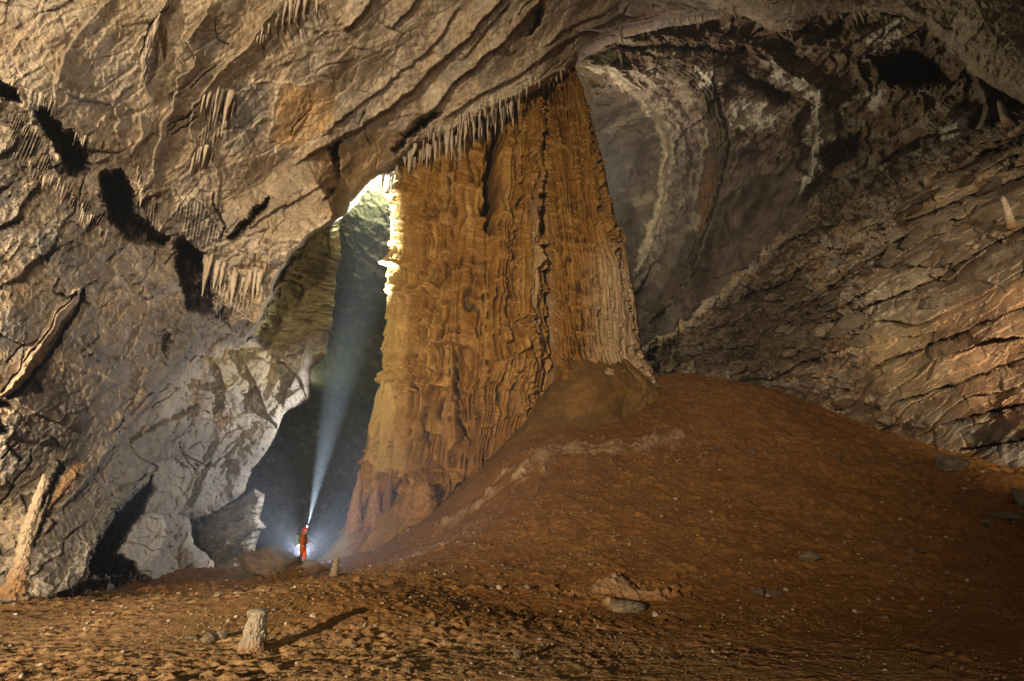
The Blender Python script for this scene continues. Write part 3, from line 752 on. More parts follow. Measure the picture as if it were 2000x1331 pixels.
G += [(-5, 2, 0), (0, 0, 0), (6, 2, 0.1), (-12, -20, -0.3), (12, -20, 0.0), (-25, 0, -0.2), (25, 0, 0.8), (-30, 20, -1), (30, 14, 1.2), (-20, 35, -2), (-16, 60, -8), (-5, 60, -8), (-10, 85, -9), (10, 90, -7), (0, 45, -3.5), (-14, 42, -4.5), (6, 55, 4), (20, 60, 7), (14, 48, 10), (30, 50, 6), (40, 30, 2), (28, 34, 3.5), (-8, 40, -4)]
Gev = tps(G)
def mound_lobe(x, y):
    return 0
AZ = np.concatenate([np.arange(-105, -50, 0.35), np.arange(-50, 50, 0.10), np.arange(50, 105.1, 0.35)])
AZ = np.radians(AZ)
RR = np.exp(np.concatenate([np.linspace(math.log(0.6), math.log(4.2), 40)[:-1], np.linspace(math.log(4.2), math.log(48), 1150), np.linspace(math.log(48), math.log(150), 60)[1:]]))
cxs = np.linspace(-150, 150, 400); cys = np.linspace(-60, 152, 290)
cX, cYY = np.meshgrid(cxs, cys)
cZ = Gev(cX, cYY)
def ground_base(x, y):
    x = np.asarray(x, dtype=np.float64); y = np.asarray(y, dtype=np.float64)
    fx = np.clip((x - cxs[0]) / (cxs[1] - cxs[0]), 0, len(cxs) - 1.001); fy = np.clip((y - cys[0]) / (cys[1] - cys[0]), 0, len(cys) - 1.001)
    i = fx.astype(int); j = fy.astype(int); u = fx - i; v = fy - j
    # smooth cubic-ish blend hides the coarse grid
    z = (cZ[j, i] * (1 - u) + cZ[j, i + 1] * u) * (1 - v) + (cZ[j + 1, i] * (1 - u) + cZ[j + 1, i + 1] * u) * v
    return z
rr_, aa_ = np.meshgrid(RR, AZ, indexing='ij')
gx = (rr_ * np.sin(aa_)); gy = (rr_ * np.cos(aa_))
gz = ground_base(gx, gy)
gx32, gy32 = gx.astype(F32), gy.astype(F32)
zero = np.zeros_like(gx32)
far_f = np.clip(rr_ / 16.0, 0.25, 1.5).astype(F32)
w1 = fbm2(gx32, gy32, 0.16, 3, 1); w2 = fbm2(gx32, gy32, 0.9, 4, 5, 0.6)
w3 = fbm2(gx32, gy32, 4.5, 3, 9, 0.6); rdg = fbm2(gx32, gy32, 1.4, 4, 15, 0.55, ridged=True)
hh, ee, cr = facets(gx32, gy32, 5.5, 3)
hh2, ee2, cr2 = facets(gx32 + 0.2 * w2, gy32, 1.7, 5)
clod = np.maximum(0, 1 - (0.55 - ee) * 2.6) * (cr > 0.62)            # scattered clods
rough_w = np.clip(0.45 + 0.9 * fbm2(gx32, gy32, 0.30, 4, 30, 0.6), 0.05, 1.3)
streak = fbm2(gx32 * 0.5 + gy32 * 0.2, gy32 * 2.2 - gx32 * 0.5, 1.5, 4, 45, 0.6, ridged=True)
disp = 0.20 * w1 + far_f * ((0.035 + 0.04 * smooth(8, 14, gy32)) * w2 + 0.035 * rough_w * (rdg - 0.3)) + 0.010 * fbm2(gx32, gy32 * 1.8, 11.0, 2, 201, 0.6) + 0.016 * rough_w * np.clip(n2(gx32, gy32, 8.0, 205), 0, 1) + 0.028 * w3 * (0.4 + rough_w) + far_f * 0.02 * rough_w * hh2 + 0.03 * clod * rough_w + 0.022 * rough_w * streak * smooth(0, 0.3, w1 + 0.2)
# dry gullies and terraces on the right flank of the mound
flank = smooth(8, 16, gx32) * smooth(12, 20, gy32)
disp += flank * 0.30 * fbm2(gx32 * 0.8 + gy32 * 0.5, gx32 * 0.3 - gy32 * 0.4, 0.55, 5, 60, 0.6, ridged=True)
rf = smooth(3, 12, gx32 + 2 * w1) * smooth(6, 12, gy32)
pkt = fbm2(gx32 * 0.8 + gy32 * 0.3, gy32 * 0.9 - gx32 * 0.25, 3.0, 4, 63, 0.6)
disp += far_f * (0.08 * rf + 0.02) * (np.clip(pkt, -0.1, 0.5) * 1.6) * (0.4 + rough_w)
pits_ = facets(gx32 + 0.15 * w3, gy32, 3.4, 17)
disp -= far_f * (0.05 + 0.09 * rf) * np.clip(0.42 - (0.6 - pits_[1]) * 1.0, 0, 1) * 2.0 * (pits_[2] > 0.66) * rough_w
far_m = smooth(8, 13, gy32)
disp += far_m * (0.10 * fbm2(gx32 * 0.9 + gy32 * 0.3, gy32 * 0.8 - gx32 * 0.35, 0.38, 5, 81, 0.62, ridged=True) + 0.05 * np.clip(fbm2(gx32, gy32, 1.7, 4, 83, 0.65), 0, 1) * 1.5)
cl2 = facets(gx32 + 0.1 * w3, gy32 + 0.1 * w2, 2.3, 19)
disp += far_m * 0.16 * np.clip(cl2[1] - 0.25, 0, 0.4) * (cl2[2] > 0.74) * smooth(-0.1, 0.3, w2)
# pocked ground where drips have dug it
drip_w = smooth(0.05, 0.35, fbm2(gx32, gy32, 0.22, 3, 71))
pk = facets(gx32, gy32, 2.6, 11)
disp -= drip_w * 0.10 * far_f * np.clip(1 - 2.2 * np.abs(pk[1] - 0.55) - 0.2, 0, 1) * (pk[2] > 0.5)
gz = gz + disp
RED = rgb(0.132, 0.060, 0.017); REDL = rgb(0.158, 0.076, 0.024); SAND = rgb(0.33, 0.215, 0.115); MUD = rgb(0.08, 0.04, 0.015)
gc = mix(np.broadcast_to(RED, gx.shape + (3,)), REDL, smooth(-0.25, 0.3, w2 + 0.6 * w1))
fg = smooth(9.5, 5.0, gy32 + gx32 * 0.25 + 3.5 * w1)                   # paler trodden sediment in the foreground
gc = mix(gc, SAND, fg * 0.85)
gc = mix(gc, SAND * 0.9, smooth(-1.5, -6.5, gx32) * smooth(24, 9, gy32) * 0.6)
gc = mix(gc, MUD, smooth(0.3, 0.6, rdg) * rough_w * 0.3)
gc = mix(gc, rgb(0.26, 0.14, 0.055), smooth(0.22, 0.45, fbm2(gx32, gy32, 0.5, 5, 88, 0.65)) * 0.35)
gc = mix(gc, rgb(0.12, 0.07, 0.03), smooth(0.15, 0.4, fbm2(gx32, gy32, 0.35, 5, 97, 0.65)) * 0.45)
gc = mix(gc, rgb(0.16, 0.10, 0.05), (cr2 > 0.93) * smooth(0.1, 0.4, ee2) * 0.4)
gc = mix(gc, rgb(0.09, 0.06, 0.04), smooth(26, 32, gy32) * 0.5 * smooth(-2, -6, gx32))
# bared pale flowstone on the shoulder of the mound
def gdist(pts):
    q = [at(*p) for p in pts]
    return seg_dist(gx32, gy32, [(v.x, v.y) for v in q])
for pts, w_, amt in (([(1010, 930, 26.5), (1080, 905, 28), (1160, 895, 27.5), (1240, 885, 27.5), (1330, 862, 28)], 1.0, 0.4), ([(880, 1000, 27), (950, 960, 26), (1010, 930, 26)], 0.5, 0.5), ([(1205, 1170, 10.8), (1245, 1182, 10.4)], 0.28, 0.7), ([(1180, 1140, 12), (1240, 1150, 11.6)], 0.5, 0.35)):
    d, _, _ = gdist(pts)
    nn = fbm2(gx32, gy32, 1.1, 5, 99, 0.65)
    t = smooth(0, 0.9, 0.75 - d / w_ * 0.7 + nn * 2.4)
    gc = mix(gc, TAN * 1.15, t * amt * 0.8)
    gz = gz + t * 0.16 * (0.4 + 2.0 * nn)
Pg = np.stack([gx, gy, gz], -1)
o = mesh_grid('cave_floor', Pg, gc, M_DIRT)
tag(o, kind='structure')
for nme in ('cave_ceiling', 'cave_dome', 'rock_slope', 'passage_wall'):
    tag(bpy.data.objects[nme], kind='structure')
print('floor', round(time.time() - T0, 1))
gtab_r, gtab_a, gtab = RR, AZ, gz
def ground(x, y):
    r = math.hypot(x, y); a = math.atan2(x, y)
    i = int(np.searchsorted(RR, r)) ; j = int(np.searchsorted(AZ, a))
    return float(gz[min(max(i, 0), len(RR) - 1), min(max(j, 0), len(AZ) - 1)])
def on_ground(px, py, Y0=4, Y1=60):
    """where the camera ray through a picture point meets the floor"""
    a, b = ray(px, py)
    for Y in np.exp(np.linspace(math.log(Y0), math.log(Y1), 500)):
        if b * Y + CAM[2] < ground(a * Y, Y):
            return Vector((float(a * Y), float(Y), ground(a * Y, Y)))
    return Vector((float(a * Y1), Y1, ground(a * Y1, Y1)))

# ---------------------------------------------------------------- the great flowstone column
root = bpy.data.objects.new('flowstone_column', None); COL.objects.link(root)
root.location = at(960, 900, 38)
tag(root, 'huge orange flowstone column with fluted tiers rising from the earth mound to the ceiling', 'column')
def lobe(name, L, Rr, Yc, D, nrow, ncol, style, mat, seed=0, full=True):
    ys = np.linspace(L[0][1], L[-1][1], nrow)
    l = np.interp(ys, [p[1] for p in L], [p[0] for p in L]); r = np.interp(ys, [p[1] for p in Rr], [p[0] for p in Rr])
    yc = np.interp(ys, [p[0] for p in Yc], [p[1] for p in Yc]); dd = np.interp(ys, [p[0] for p in D], [p[1] for p in D])
    # smooth the traced outline a little
    k = np.ones(15) / 15
    def sm(a): return np.convolve(np.pad(a, 7, mode='edge'), k, 'valid')
    l, r, yc, dd = sm(l), sm(r), sm(yc), sm(dd)
    # more columns in front than behind
    nf = int(ncol * 0.8)
    th = np.concatenate([np.linspace(-R(105), R(105), nf), np.linspace(R(105), R(255), ncol - nf + 2)[1:-1]])
    TH, _ = np.meshgrid(th, ys)
    mid = ((l + r) / 2)[:, None]; hw = ((r - l) / 2)[:, None]
    sx = np.sin(TH); cs = np.cos(TH)
    if style == 'curtain':     # flattened front with rounded corners
        sx = np.sign(sx) * np.abs(sx) ** 0.75; cs2 = np.sign(cs) * np.abs(cs) ** 0.6
    else:
        cs2 = cs
    PX = mid + hw * sx
    Y = yc[:, None] - dd[:, None] * cs2
    a, b = ray(PX, np.broadcast_to(ys[:, None], PX.shape))
    # the ring is taken at its centre depth so that the outline is a true ellipse in plan
    a0, b0 = ray(PX, np.broadcast_to(ys[:, None], PX.shape))
    X = a0 * yc[:, None]; Z0 = (b0 * yc[:, None] + CAM[2])
    X = X - (a0 * 0) ; Yw = Y
    # keep the picture outline: push along the ray
    X = a0 * Yw; Z = b0 * Yw + CAM[2]
    P = np.stack([X, Yw, Z], -1)
    # outward normal in plan
    N = np.stack([sx, -cs, 0 * cs], -1)
    wid = hw * yc[:, None] / 1000.0
    arc = TH * np.maximum(wid, 0.5)      # metres round the column
    return P, N, TH, arc.astype(F32), Z.astype(F32), ys, PX

def tiers(arc, z, H, seed, ribw=1.6):
    """stacked scalloped ledges: each rib keeps its own count; returns strength, share of way up a tier, tier number, place across the rib"""
    a = arc / ribw + 0.40 * n2(arc * 0.15, z * 0.11, 1.0, seed + 1) + 0.5 * n2(arc * 0.35, z * 0.0, 1.0, seed + 9)
    rb = np.floor(a); u = a - rb - 0.5
    ph = n2(rb * 5.37 + 0.3, rb * 0.0 + 0.7, 1.0, seed + 4) * 4
    hs = 1 + 0.5 * n2(rb * 3.11 + 0.4, rb * 0.0 + 0.2, 1.0, seed + 6)
    q = z / (H * hs) + ph + 0.9 * u * u + 0.32 * fbm2(arc, z * 1.3, 0.5, 4, seed + 2) + 0.05 * np.abs(np.sin(arc / 0.21))
    f = q - np.floor(q)
    n = np.floor(q)
    amp = 0.6 + 1.1 * n2(n * 3.7 + 0.4, rb * 2.3 + 0.2, 1.0, seed + 3) + 0.5 * n2(arc, z, 0.3, seed + 5)
    return np.clip(amp, 0.05, 1.3), f, n, u

def relief(arc, z, seed, H=2.6, A_=0.5, flute=0.30, per=0.33):
    """upright ribs with sharp grooves between; on them, here and there, overhanging lips with straws below"""
    d = 0.55 * n2(arc * 0.55, z * 0.02, 1.0, seed + 20) + 0.30 * n2(arc * 1.4, z * 0.05, 1.0, seed + 21)
    ph = arc / per + 1.2 * n2(arc * 1.5, z * 0.10, 1.0, seed + 11) + 0.6 * n2(arc, z * 0.5, 0.8, seed + 12)
    fl = np.abs(np.sin(np.pi * ph))
    slot = 0; fbest = np.ones_like(arc)
    amp_all = 0
    for k, (hh_, rw, aa, dens) in enumerate(((H, 2.1, 1.0, 0.06), (H * 0.55, 1.25, 0.55, 0.02), (H * 0.27, 0.8, 0.24, -0.05))):
        amp, f, n, u = tiers(arc + 3.1 * k, z, hh_, seed + 40 * k, ribw=rw)
        rb = np.floor((arc + 3.1 * k) / rw)
        rnd = n2(n * 4.13 + 0.37, rb * 0.0 + np.round(n2(arc, z * 0, 0.3, seed + 3) * 3) * 1.7 + 0.41, 1.0, seed + 50 + k)
        a = np.clip((rnd + dens) * 2.4, 0, 1.2) * (0.4 + 1.0 * smooth(-0.3, 0.2, n2(arc, z, 0.25, seed + 60 + k)))
        lip = np.clip(1 - f * 1.15, 0, 1) ** 1.3 * smooth(0, 0.035, f)
        d = d + A_ * aa * a * lip
        d = d + 0.36 * aa * np.sqrt(np.clip(1 - 4 * u * u, 0, 1)) - 0.18 * aa
        und = smooth(0.35, 0.75, f) * a
        d = d - 0.34 * aa * und
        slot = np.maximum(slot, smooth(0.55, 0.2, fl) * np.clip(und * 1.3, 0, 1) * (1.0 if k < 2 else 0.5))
        fbest = np.minimum(fbest, np.where(a > 0.3, f, 1))
        amp_all = np.maximum(amp_all, und)
    patchy = smooth(-0.25, 0.25, n2(arc, z * 0.35, 0.45, seed + 15))
    fl2 = np.abs(np.sin(np.pi * (arc / (per * 2.9) + 0.8 * n2(arc, z * 0.08, 0.9, seed + 33))))
    d = d + 0.22 * (fl2 ** 0.6 - 0.6) * (0.4 + 0.8 * smooth(0.2, -0.3, n2(arc, z * 0.3, 0.3, seed + 34)))
    d = d + flute * (fl ** 0.6 - 0.7) * (0.6 * patchy + 0.35 + 1.3 * amp_all)
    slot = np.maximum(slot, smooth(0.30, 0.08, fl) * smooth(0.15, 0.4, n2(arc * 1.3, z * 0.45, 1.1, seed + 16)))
    d = d - 0.55 * slot
    d = d + 0.16 * fbm2(arc, z, 1.1, 4, seed + 22, 0.6) + 0.06 * fbm2(arc, z, 5.0, 2, seed + 23)
    return d, fbest, fbest, fl, slot, amp_all

def flow_color(arc, z, f, fl, slot, seed, base, light, dark):
    c = mix(np.broadcast_to(base, arc.shape + (3,)), light, smooth(-0.05, 0.45, fbm2(arc * 1.5, z * 0.16, 0.6, 4, seed + 1, 0.6)) * 0.75)
    c = mix(c, dark, smooth(0.0, 0.4, fbm2(arc * 1.8, z * 0.12, 0.9, 4, seed + 5, 0.6)) * 0.7)
    c = mix(c, light * 1.05, np.exp(-((f - 0.06) / 0.08) ** 2) * 0.35)
    c = mix(c, DARKB, np.clip(slot * 0.85, 0, 1))  # slots darkened in colour to stand for their shade
    return c
ORG = rgb(0.18, 0.085, 0.012); ORL = rgb(0.33, 0.195, 0.060); ORD = rgb(0.10, 0.042, 0.008)

def groove(PX, YS, pts, width, depth, d, c, dark=0.9):
    m = local(PX, YS, pts, width * 3)
    wx = PX[m] + n2(PX[m], YS[m], 0.06, 3) * 5 + n2(PX[m], YS[m], 0.25, 5) * 2
    dist, side, run = seg_dist(wx.astype(F32), YS[m].astype(F32), pts)
    w = width * (0.35 + 0.65 * np.clip(np.minimum(run, 1 - run) * 6, 0, 1)) * (0.75 + 0.4 * n2(YS[m], PX[m] * 0, 0.05, 8))
    t = 1 - smooth(w * 0.5, w, dist)
    d[m] -= depth * t
    c[m] = mix(c[m], DARKB * 0.6, t * dark)  # shade inside the groove painted in as near-black

# left body
Lp = [(795, 205), (800, 280), (792, 320), (786, 345), (781, 400), (775, 450), (770, 500), (768, 560), (761, 620), (755, 650), (760, 700), (753, 742), (737, 765), (722, 830), (711, 900), (703, 960), (697, 990), (680, 1060), (660, 1140)]
Rp = [(1062, 140), (1063, 400), (1066, 740), (1068, 860), (1040, 960), (1010, 1060), (1000, 1140)]
P, N, TH, arc, z, ys, PX = lobe('body', [(820, 150)] + Lp, Rp, [(140, 41.5), (800, 41.5), (1140, 39.5)], [(140, 3.5), (500, 4.0), (800, 4.6), (1140, 6.0)], 1150, 780, 'curtain', None)
YS = np.broadcast_to(ys[:, None], PX.shape).astype(F32); PX = PX.astype(F32)
d, f, f2, fl, slot, amp = relief(arc, z, 3)
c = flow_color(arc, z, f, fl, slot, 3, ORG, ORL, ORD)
# broad upright lobes inside the body
for x0, w_, h_ in ((800, 26, 0.9), (850, 30, 0.7), (905, 34, 0.9), (1012, 34, 1.3), (968, 18, 0.8)):
    wob = 8 * n2(YS, PX * 0, 0.01, int(x0))
    d += h_ * np.exp(-((PX - x0 - wob) / w_) ** 2) * smooth(900, 800, YS)
wide = smooth(760, 800, YS)
d += 1.3 * np.exp(-((PX - 790) / 45) ** 2 - ((YS - 850) / 95) ** 2)                              # lower left belly
d += 0.9 * np.exp(-((PX - 985) / 60) ** 2 - ((YS - 700) / 60) ** 2)
d -= 1.6 * smooth(25, 5, np.abs(PX - 912)) * smooth(640, 700, YS) * smooth(900, 840, YS) * (PX > 890)       # recessed alcove
lowsm = smooth(740, 800, YS) * smooth(900, 840, PX)
d = d * (1 - 0.45 * lowsm)
groove(PX, YS, [(968, 240), (966, 280), (956, 320), (952, 350), (958, 380), (950, 410), (955, 465)], 17, 4.5, d, c, 1.0)
groove(PX, YS, [(1057, 170), (1055, 300), (1058, 450), (1060, 600), (1061, 760)], 9, 2.6, d, c, 1.0)
groove(PX, YS, [(895, 690), (893, 760), (897, 820), (912, 850), (925, 862)], 5, 1.2, d, c)
groove(PX, YS, [(820, 735), (833, 770), (835, 820), (838, 860), (842, 890)], 4, 0.8, d, c)
groove(PX, YS, [(812, 740), (785, 760), (760, 800), (745, 860), (735, 930), (728, 985)], 3.5, 0.6, d, c)
groove(PX, YS, [(783, 858), (776, 890), (765, 925)], 5, 1.0, d, c)
groove(PX, YS, [(830, 626), (828, 680), (818, 720)], 3, 0.6, d, c)
groove(PX, YS, [(1000, 700), (990, 740), (975, 800), (985, 840)], 3, 0.6, d, c)
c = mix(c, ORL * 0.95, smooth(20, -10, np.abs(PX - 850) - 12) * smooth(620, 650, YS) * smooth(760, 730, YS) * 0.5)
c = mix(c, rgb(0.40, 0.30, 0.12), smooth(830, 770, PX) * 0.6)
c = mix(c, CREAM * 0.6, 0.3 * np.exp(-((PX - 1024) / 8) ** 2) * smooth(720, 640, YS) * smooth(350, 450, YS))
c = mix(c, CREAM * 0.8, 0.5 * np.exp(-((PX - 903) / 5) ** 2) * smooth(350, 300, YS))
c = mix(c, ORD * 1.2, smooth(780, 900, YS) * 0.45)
d = d * (1 - 0.85 * smooth(R(56), R(76), np.abs(TH)))
P = P + N * d[..., None]
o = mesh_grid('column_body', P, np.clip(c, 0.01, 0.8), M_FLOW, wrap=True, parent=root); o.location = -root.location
# right lobe
P, N, TH, arc, z, ys, PX = lobe('spire', [(1080, 100), (1066, 150), (1058, 200), (1058, 450), (1062, 600), (1066, 720), (1040, 800), (1000, 900)],
                                [(1108, 100), (1126, 145), (1142, 190), (1162, 260), (1177, 320), (1192, 390), (1208, 450), (1228, 520), (1241, 580), (1248, 640), (1254, 690), (1285, 735), (1310, 790), (1330, 900)],
                                [(100, 41.0), (700, 41.0), (900, 40.0)], [(100, 1.3), (300, 3.2), (600, 4.6), (900, 7.0)], 1000, 560, 'round', None)
YS = np.broadcast_to(ys[:, None], PX.shape).astype(F32); PX = PX.astype(F32)
d, f, f2, fl, slot, amp = relief(arc, z, 23, H=2.0, A_=0.42, flute=0.26)
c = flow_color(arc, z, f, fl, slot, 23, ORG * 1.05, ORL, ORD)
sm_ = smooth(1120, 1200, PX) * smooth(450, 540, YS)
d = d * (1 - 0.45 * sm_)
d += 0.5 * np.exp(-((PX - 1160 - (YS - 500) * 0.1) / 40) ** 2) * smooth(430, 520, YS)
groove(PX, YS, [(1146, 200), (1152, 250), (1165, 300), (1172, 350), (1172, 400), (1185, 430), (1192, 480), (1200, 520), (1222, 580), (1236, 640), (1243, 690)], 4, 1.0, d, c)
for gpx in ((1168, 600, 640), (1182, 600, 630), (1154, 602, 622), (1208, 620, 680), (1136, 605, 640)):
    groove(PX, YS, [(gpx[0], gpx[1]), (gpx[0] + 2, gpx[2])], 3.5, 0.7, d, c)
c = mix(c, TAN * 1.25, sm_ * 0.6)
c = mix(c, CREAM * 0.6, 0.25 * np.exp(-((PX - 1072) / 7) ** 2) * smooth(300, 420, YS))
d = d * (1 - 0.85 * smooth(R(56), R(76), np.abs(TH)))
P = P + N * d[..., None]
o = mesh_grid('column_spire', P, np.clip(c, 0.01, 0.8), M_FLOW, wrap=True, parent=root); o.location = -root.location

def smooth_lobe(name, Lq, Rq, Yc, D, seed, col, nrow=420, ncol=420, cracks=(), rough=1.0, lines=0.12):
    P, N, TH, arc, z, ys, PX = lobe(name, Lq, Rq, Yc, D, nrow, ncol, 'round', None)
    YS = np.broadcast_to(ys[:, None], PX.shape).astype(F32); PX = PX.astype(F32)
    X = P[..., 0].astype(F32); Yf = P[..., 1].astype(F32)
    d = rough * (0.5 * fbm2(arc * 0.8, z * 0.5, 0.35, 4, seed, 0.6) + 0.10 * fbm2(arc, z, 2.0, 4, seed + 4, 0.65))
    run = fbm2(PX * 0.72 + YS * 0.69, PX * 0.12 - YS * 0.12, 0.05, 4, seed + 8, 0.6, ridged=True)
    d = d + lines * run
    if name == 'foot':
        rl = relief(arc, z, 91, H=1.7, A_=0.35, flute=0.16)
        fade = smooth(1010, 900, YS)
        d = d + rl[0] * (0.15 + 0.75 * fade)
    c = mix(np.broadcast_to(col, PX.shape + (3,)), col * 1.35, smooth(-0.1, 0.4, fbm2(arc, z, 0.6, 5, seed + 2, 0.6)) * 0.7)
    c = mix(c, col * 0.6, smooth(0.0, 0.4, fbm2(arc, z, 0.35, 4, seed + 6, 0.6)) * 0.6)
    c = mix(c, ORG, smooth(0.0, 0.3, fbm2(arc, z, 0.8, 4, seed + 16, 0.6)) * 0.5)
    if name == 'foot':
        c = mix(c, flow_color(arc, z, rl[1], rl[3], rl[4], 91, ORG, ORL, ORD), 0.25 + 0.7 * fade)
    for pts, w_, dep in cracks:
        groove(PX, YS, pts, w_, dep, d, c, 0.95)
    P = P + N * d[..., None]
    return P, c, PX, YS, d
# muddy cone in front of the spire
P, c, PX, YS, d = smooth_lobe('cone', [(1162, 680), (1140, 690), (1110, 715), (1065, 770), (1035, 815), (1000, 850), (965, 890), (930, 935), (880, 1000)],
                              [(1166, 680), (1200, 690), (1235, 712), (1265, 740), (1290, 770), (1300, 850), (1290, 1000)], [(680, 36.6), (800, 35.5), (1000, 34)], [(680, 0.3), (720, 1.5), (850, 4.5), (1000, 7.5)], 60, rgb(0.095, 0.052, 0.012), lines=0.08,
                              cracks=[([(1215, 705), (1250, 740), (1270, 790)], 3, 0.3)])
tt = smooth(0, 8, sd_poly(PX + 4 * n2(PX, YS, 0.05, 2), YS, [(1125, 740), (1155, 730), (1168, 760), (1166, 800), (1150, 822), (1110, 815), (1085, 800), (1100, 765)]))
c = mix(c, rgb(0.15, 0.078, 0.026), tt * 0.75)
c = mix(c, ORL * 0.7, smooth(1200, 1260, PX) * 0.5)
o = mesh_grid('mud_cone', P, np.clip(c, 0.01, 0.8), M_SMOOTHFLOW, wrap=True, parent=root); o.location = -root.location
# smooth skirt of the foot, lower left
cr_ = [([(955, 905), (940, 930), (915, 965), (880, 990), (840, 1015), (800, 1045), (770, 1070), (740, 1095), (705, 1120)], 4, 0.6), ([(925, 895), (915, 930), (895, 950), (870, 980), (820, 1010), (790, 1035), (760, 1058), (730, 1085), (690, 1118)], 4, 0.6),
       ([(700, 1105), (692, 1120)], 3, 0.3), ([(765, 1060), (740, 1078)], 2.5, 0.3), ([(748, 925), (742, 960), (744, 995)], 4, 0.5), ([(718, 960), (712, 990)], 4, 0.5), ([(892, 900), (886, 925)], 6, 0.8), ([(640, 1090), (625, 1110)], 2.5, 0.3)]
P, c, PX, YS, d = smooth_lobe('foot', [(740, 860), (722, 900), (703, 960), (694, 992), (686, 1020), (670, 1048), (655, 1070), (638, 1088), (600, 1112), (560, 1140), (520, 1200)],
                              [(900, 860), (960, 885), (1000, 900), (1020, 940), (1010, 1000), (990, 1060), (960, 1120), (940, 1200)], [(860, 39.0), (1000, 35.6), (1120, 33), (1200, 31)], [(860, 0.4), (900, 1.5), (950, 3.1), (1050, 5.6), (1120, 6.8), (1200, 7.5)], 70, rgb(0.15, 0.078, 0.018), 620, 620, cr_, lines=0.22)
d2, s2, r2 = seg_dist(PX + 5 * n2(PX, YS, 0.04, 9), YS, [(745, 1112), (770, 1085), (790, 1060), (815, 1045), (835, 1040)])
c = mix(c, CREAM * 0.9, smooth(15, 6, d2) * 0.9)
for k in (4, 9, 13):
    c = mix(c, RUST, np.exp(-((d2 - k) / 1.1) ** 2) * 0.55)
d2, s2, r2 = seg_dist(PX + 5 * n2(PX, YS, 0.04, 9), YS, [(720, 1110), (760, 1070), (800, 1035), (850, 1005), (890, 985), (900, 975)])
c = mix(c, CREAM * 0.75, smooth(5, 2, d2) * 0.8)
c = mix(c, GREY * 1.0, smooth(700, 660, PX) * 0.6)
o = mesh_grid('column_foot', P, np.clip(c, 0.01, 0.8), M_SMOOTHFLOW, wrap=True, parent=root); o.location = -root.location
print('column', round(time.time() - T0, 1))

# ---------------------------------------------------------------- builders for the loose things
def mper(p):
    v = Vector(p) - Vector(CAM)
    return (v.y * math.cos(PITCH) + v.z * math.sin(PITCH)) / 1000.0
def height_for(p, hpx):
    def yy(q):
        v = q - Vector(CAM); return CY - 1000 * (-v.y * math.sin(PITCH) + v.z * math.cos(PITCH)) / (v.y * math.cos(PITCH) + v.z * math.sin(PITCH))
    y0 = yy(p); lo_, hi_ = 0.0, 60.0
    for _ in range(40):
        m_ = (lo_ + hi_) / 2
        if y0 - yy(p + Vector((0, 0, m_))) < hpx: lo_ = m_
        else: hi_ = m_
    return lo_
def surf(S, px, py):
    i = int(np.clip(np.searchsorted(S[0], px), 0, len(S[0]) - 1)); j = int(np.clip(np.searchsorted(S[1], py), 0, len(S[1]) - 1))
    return float(S[2][j, i])

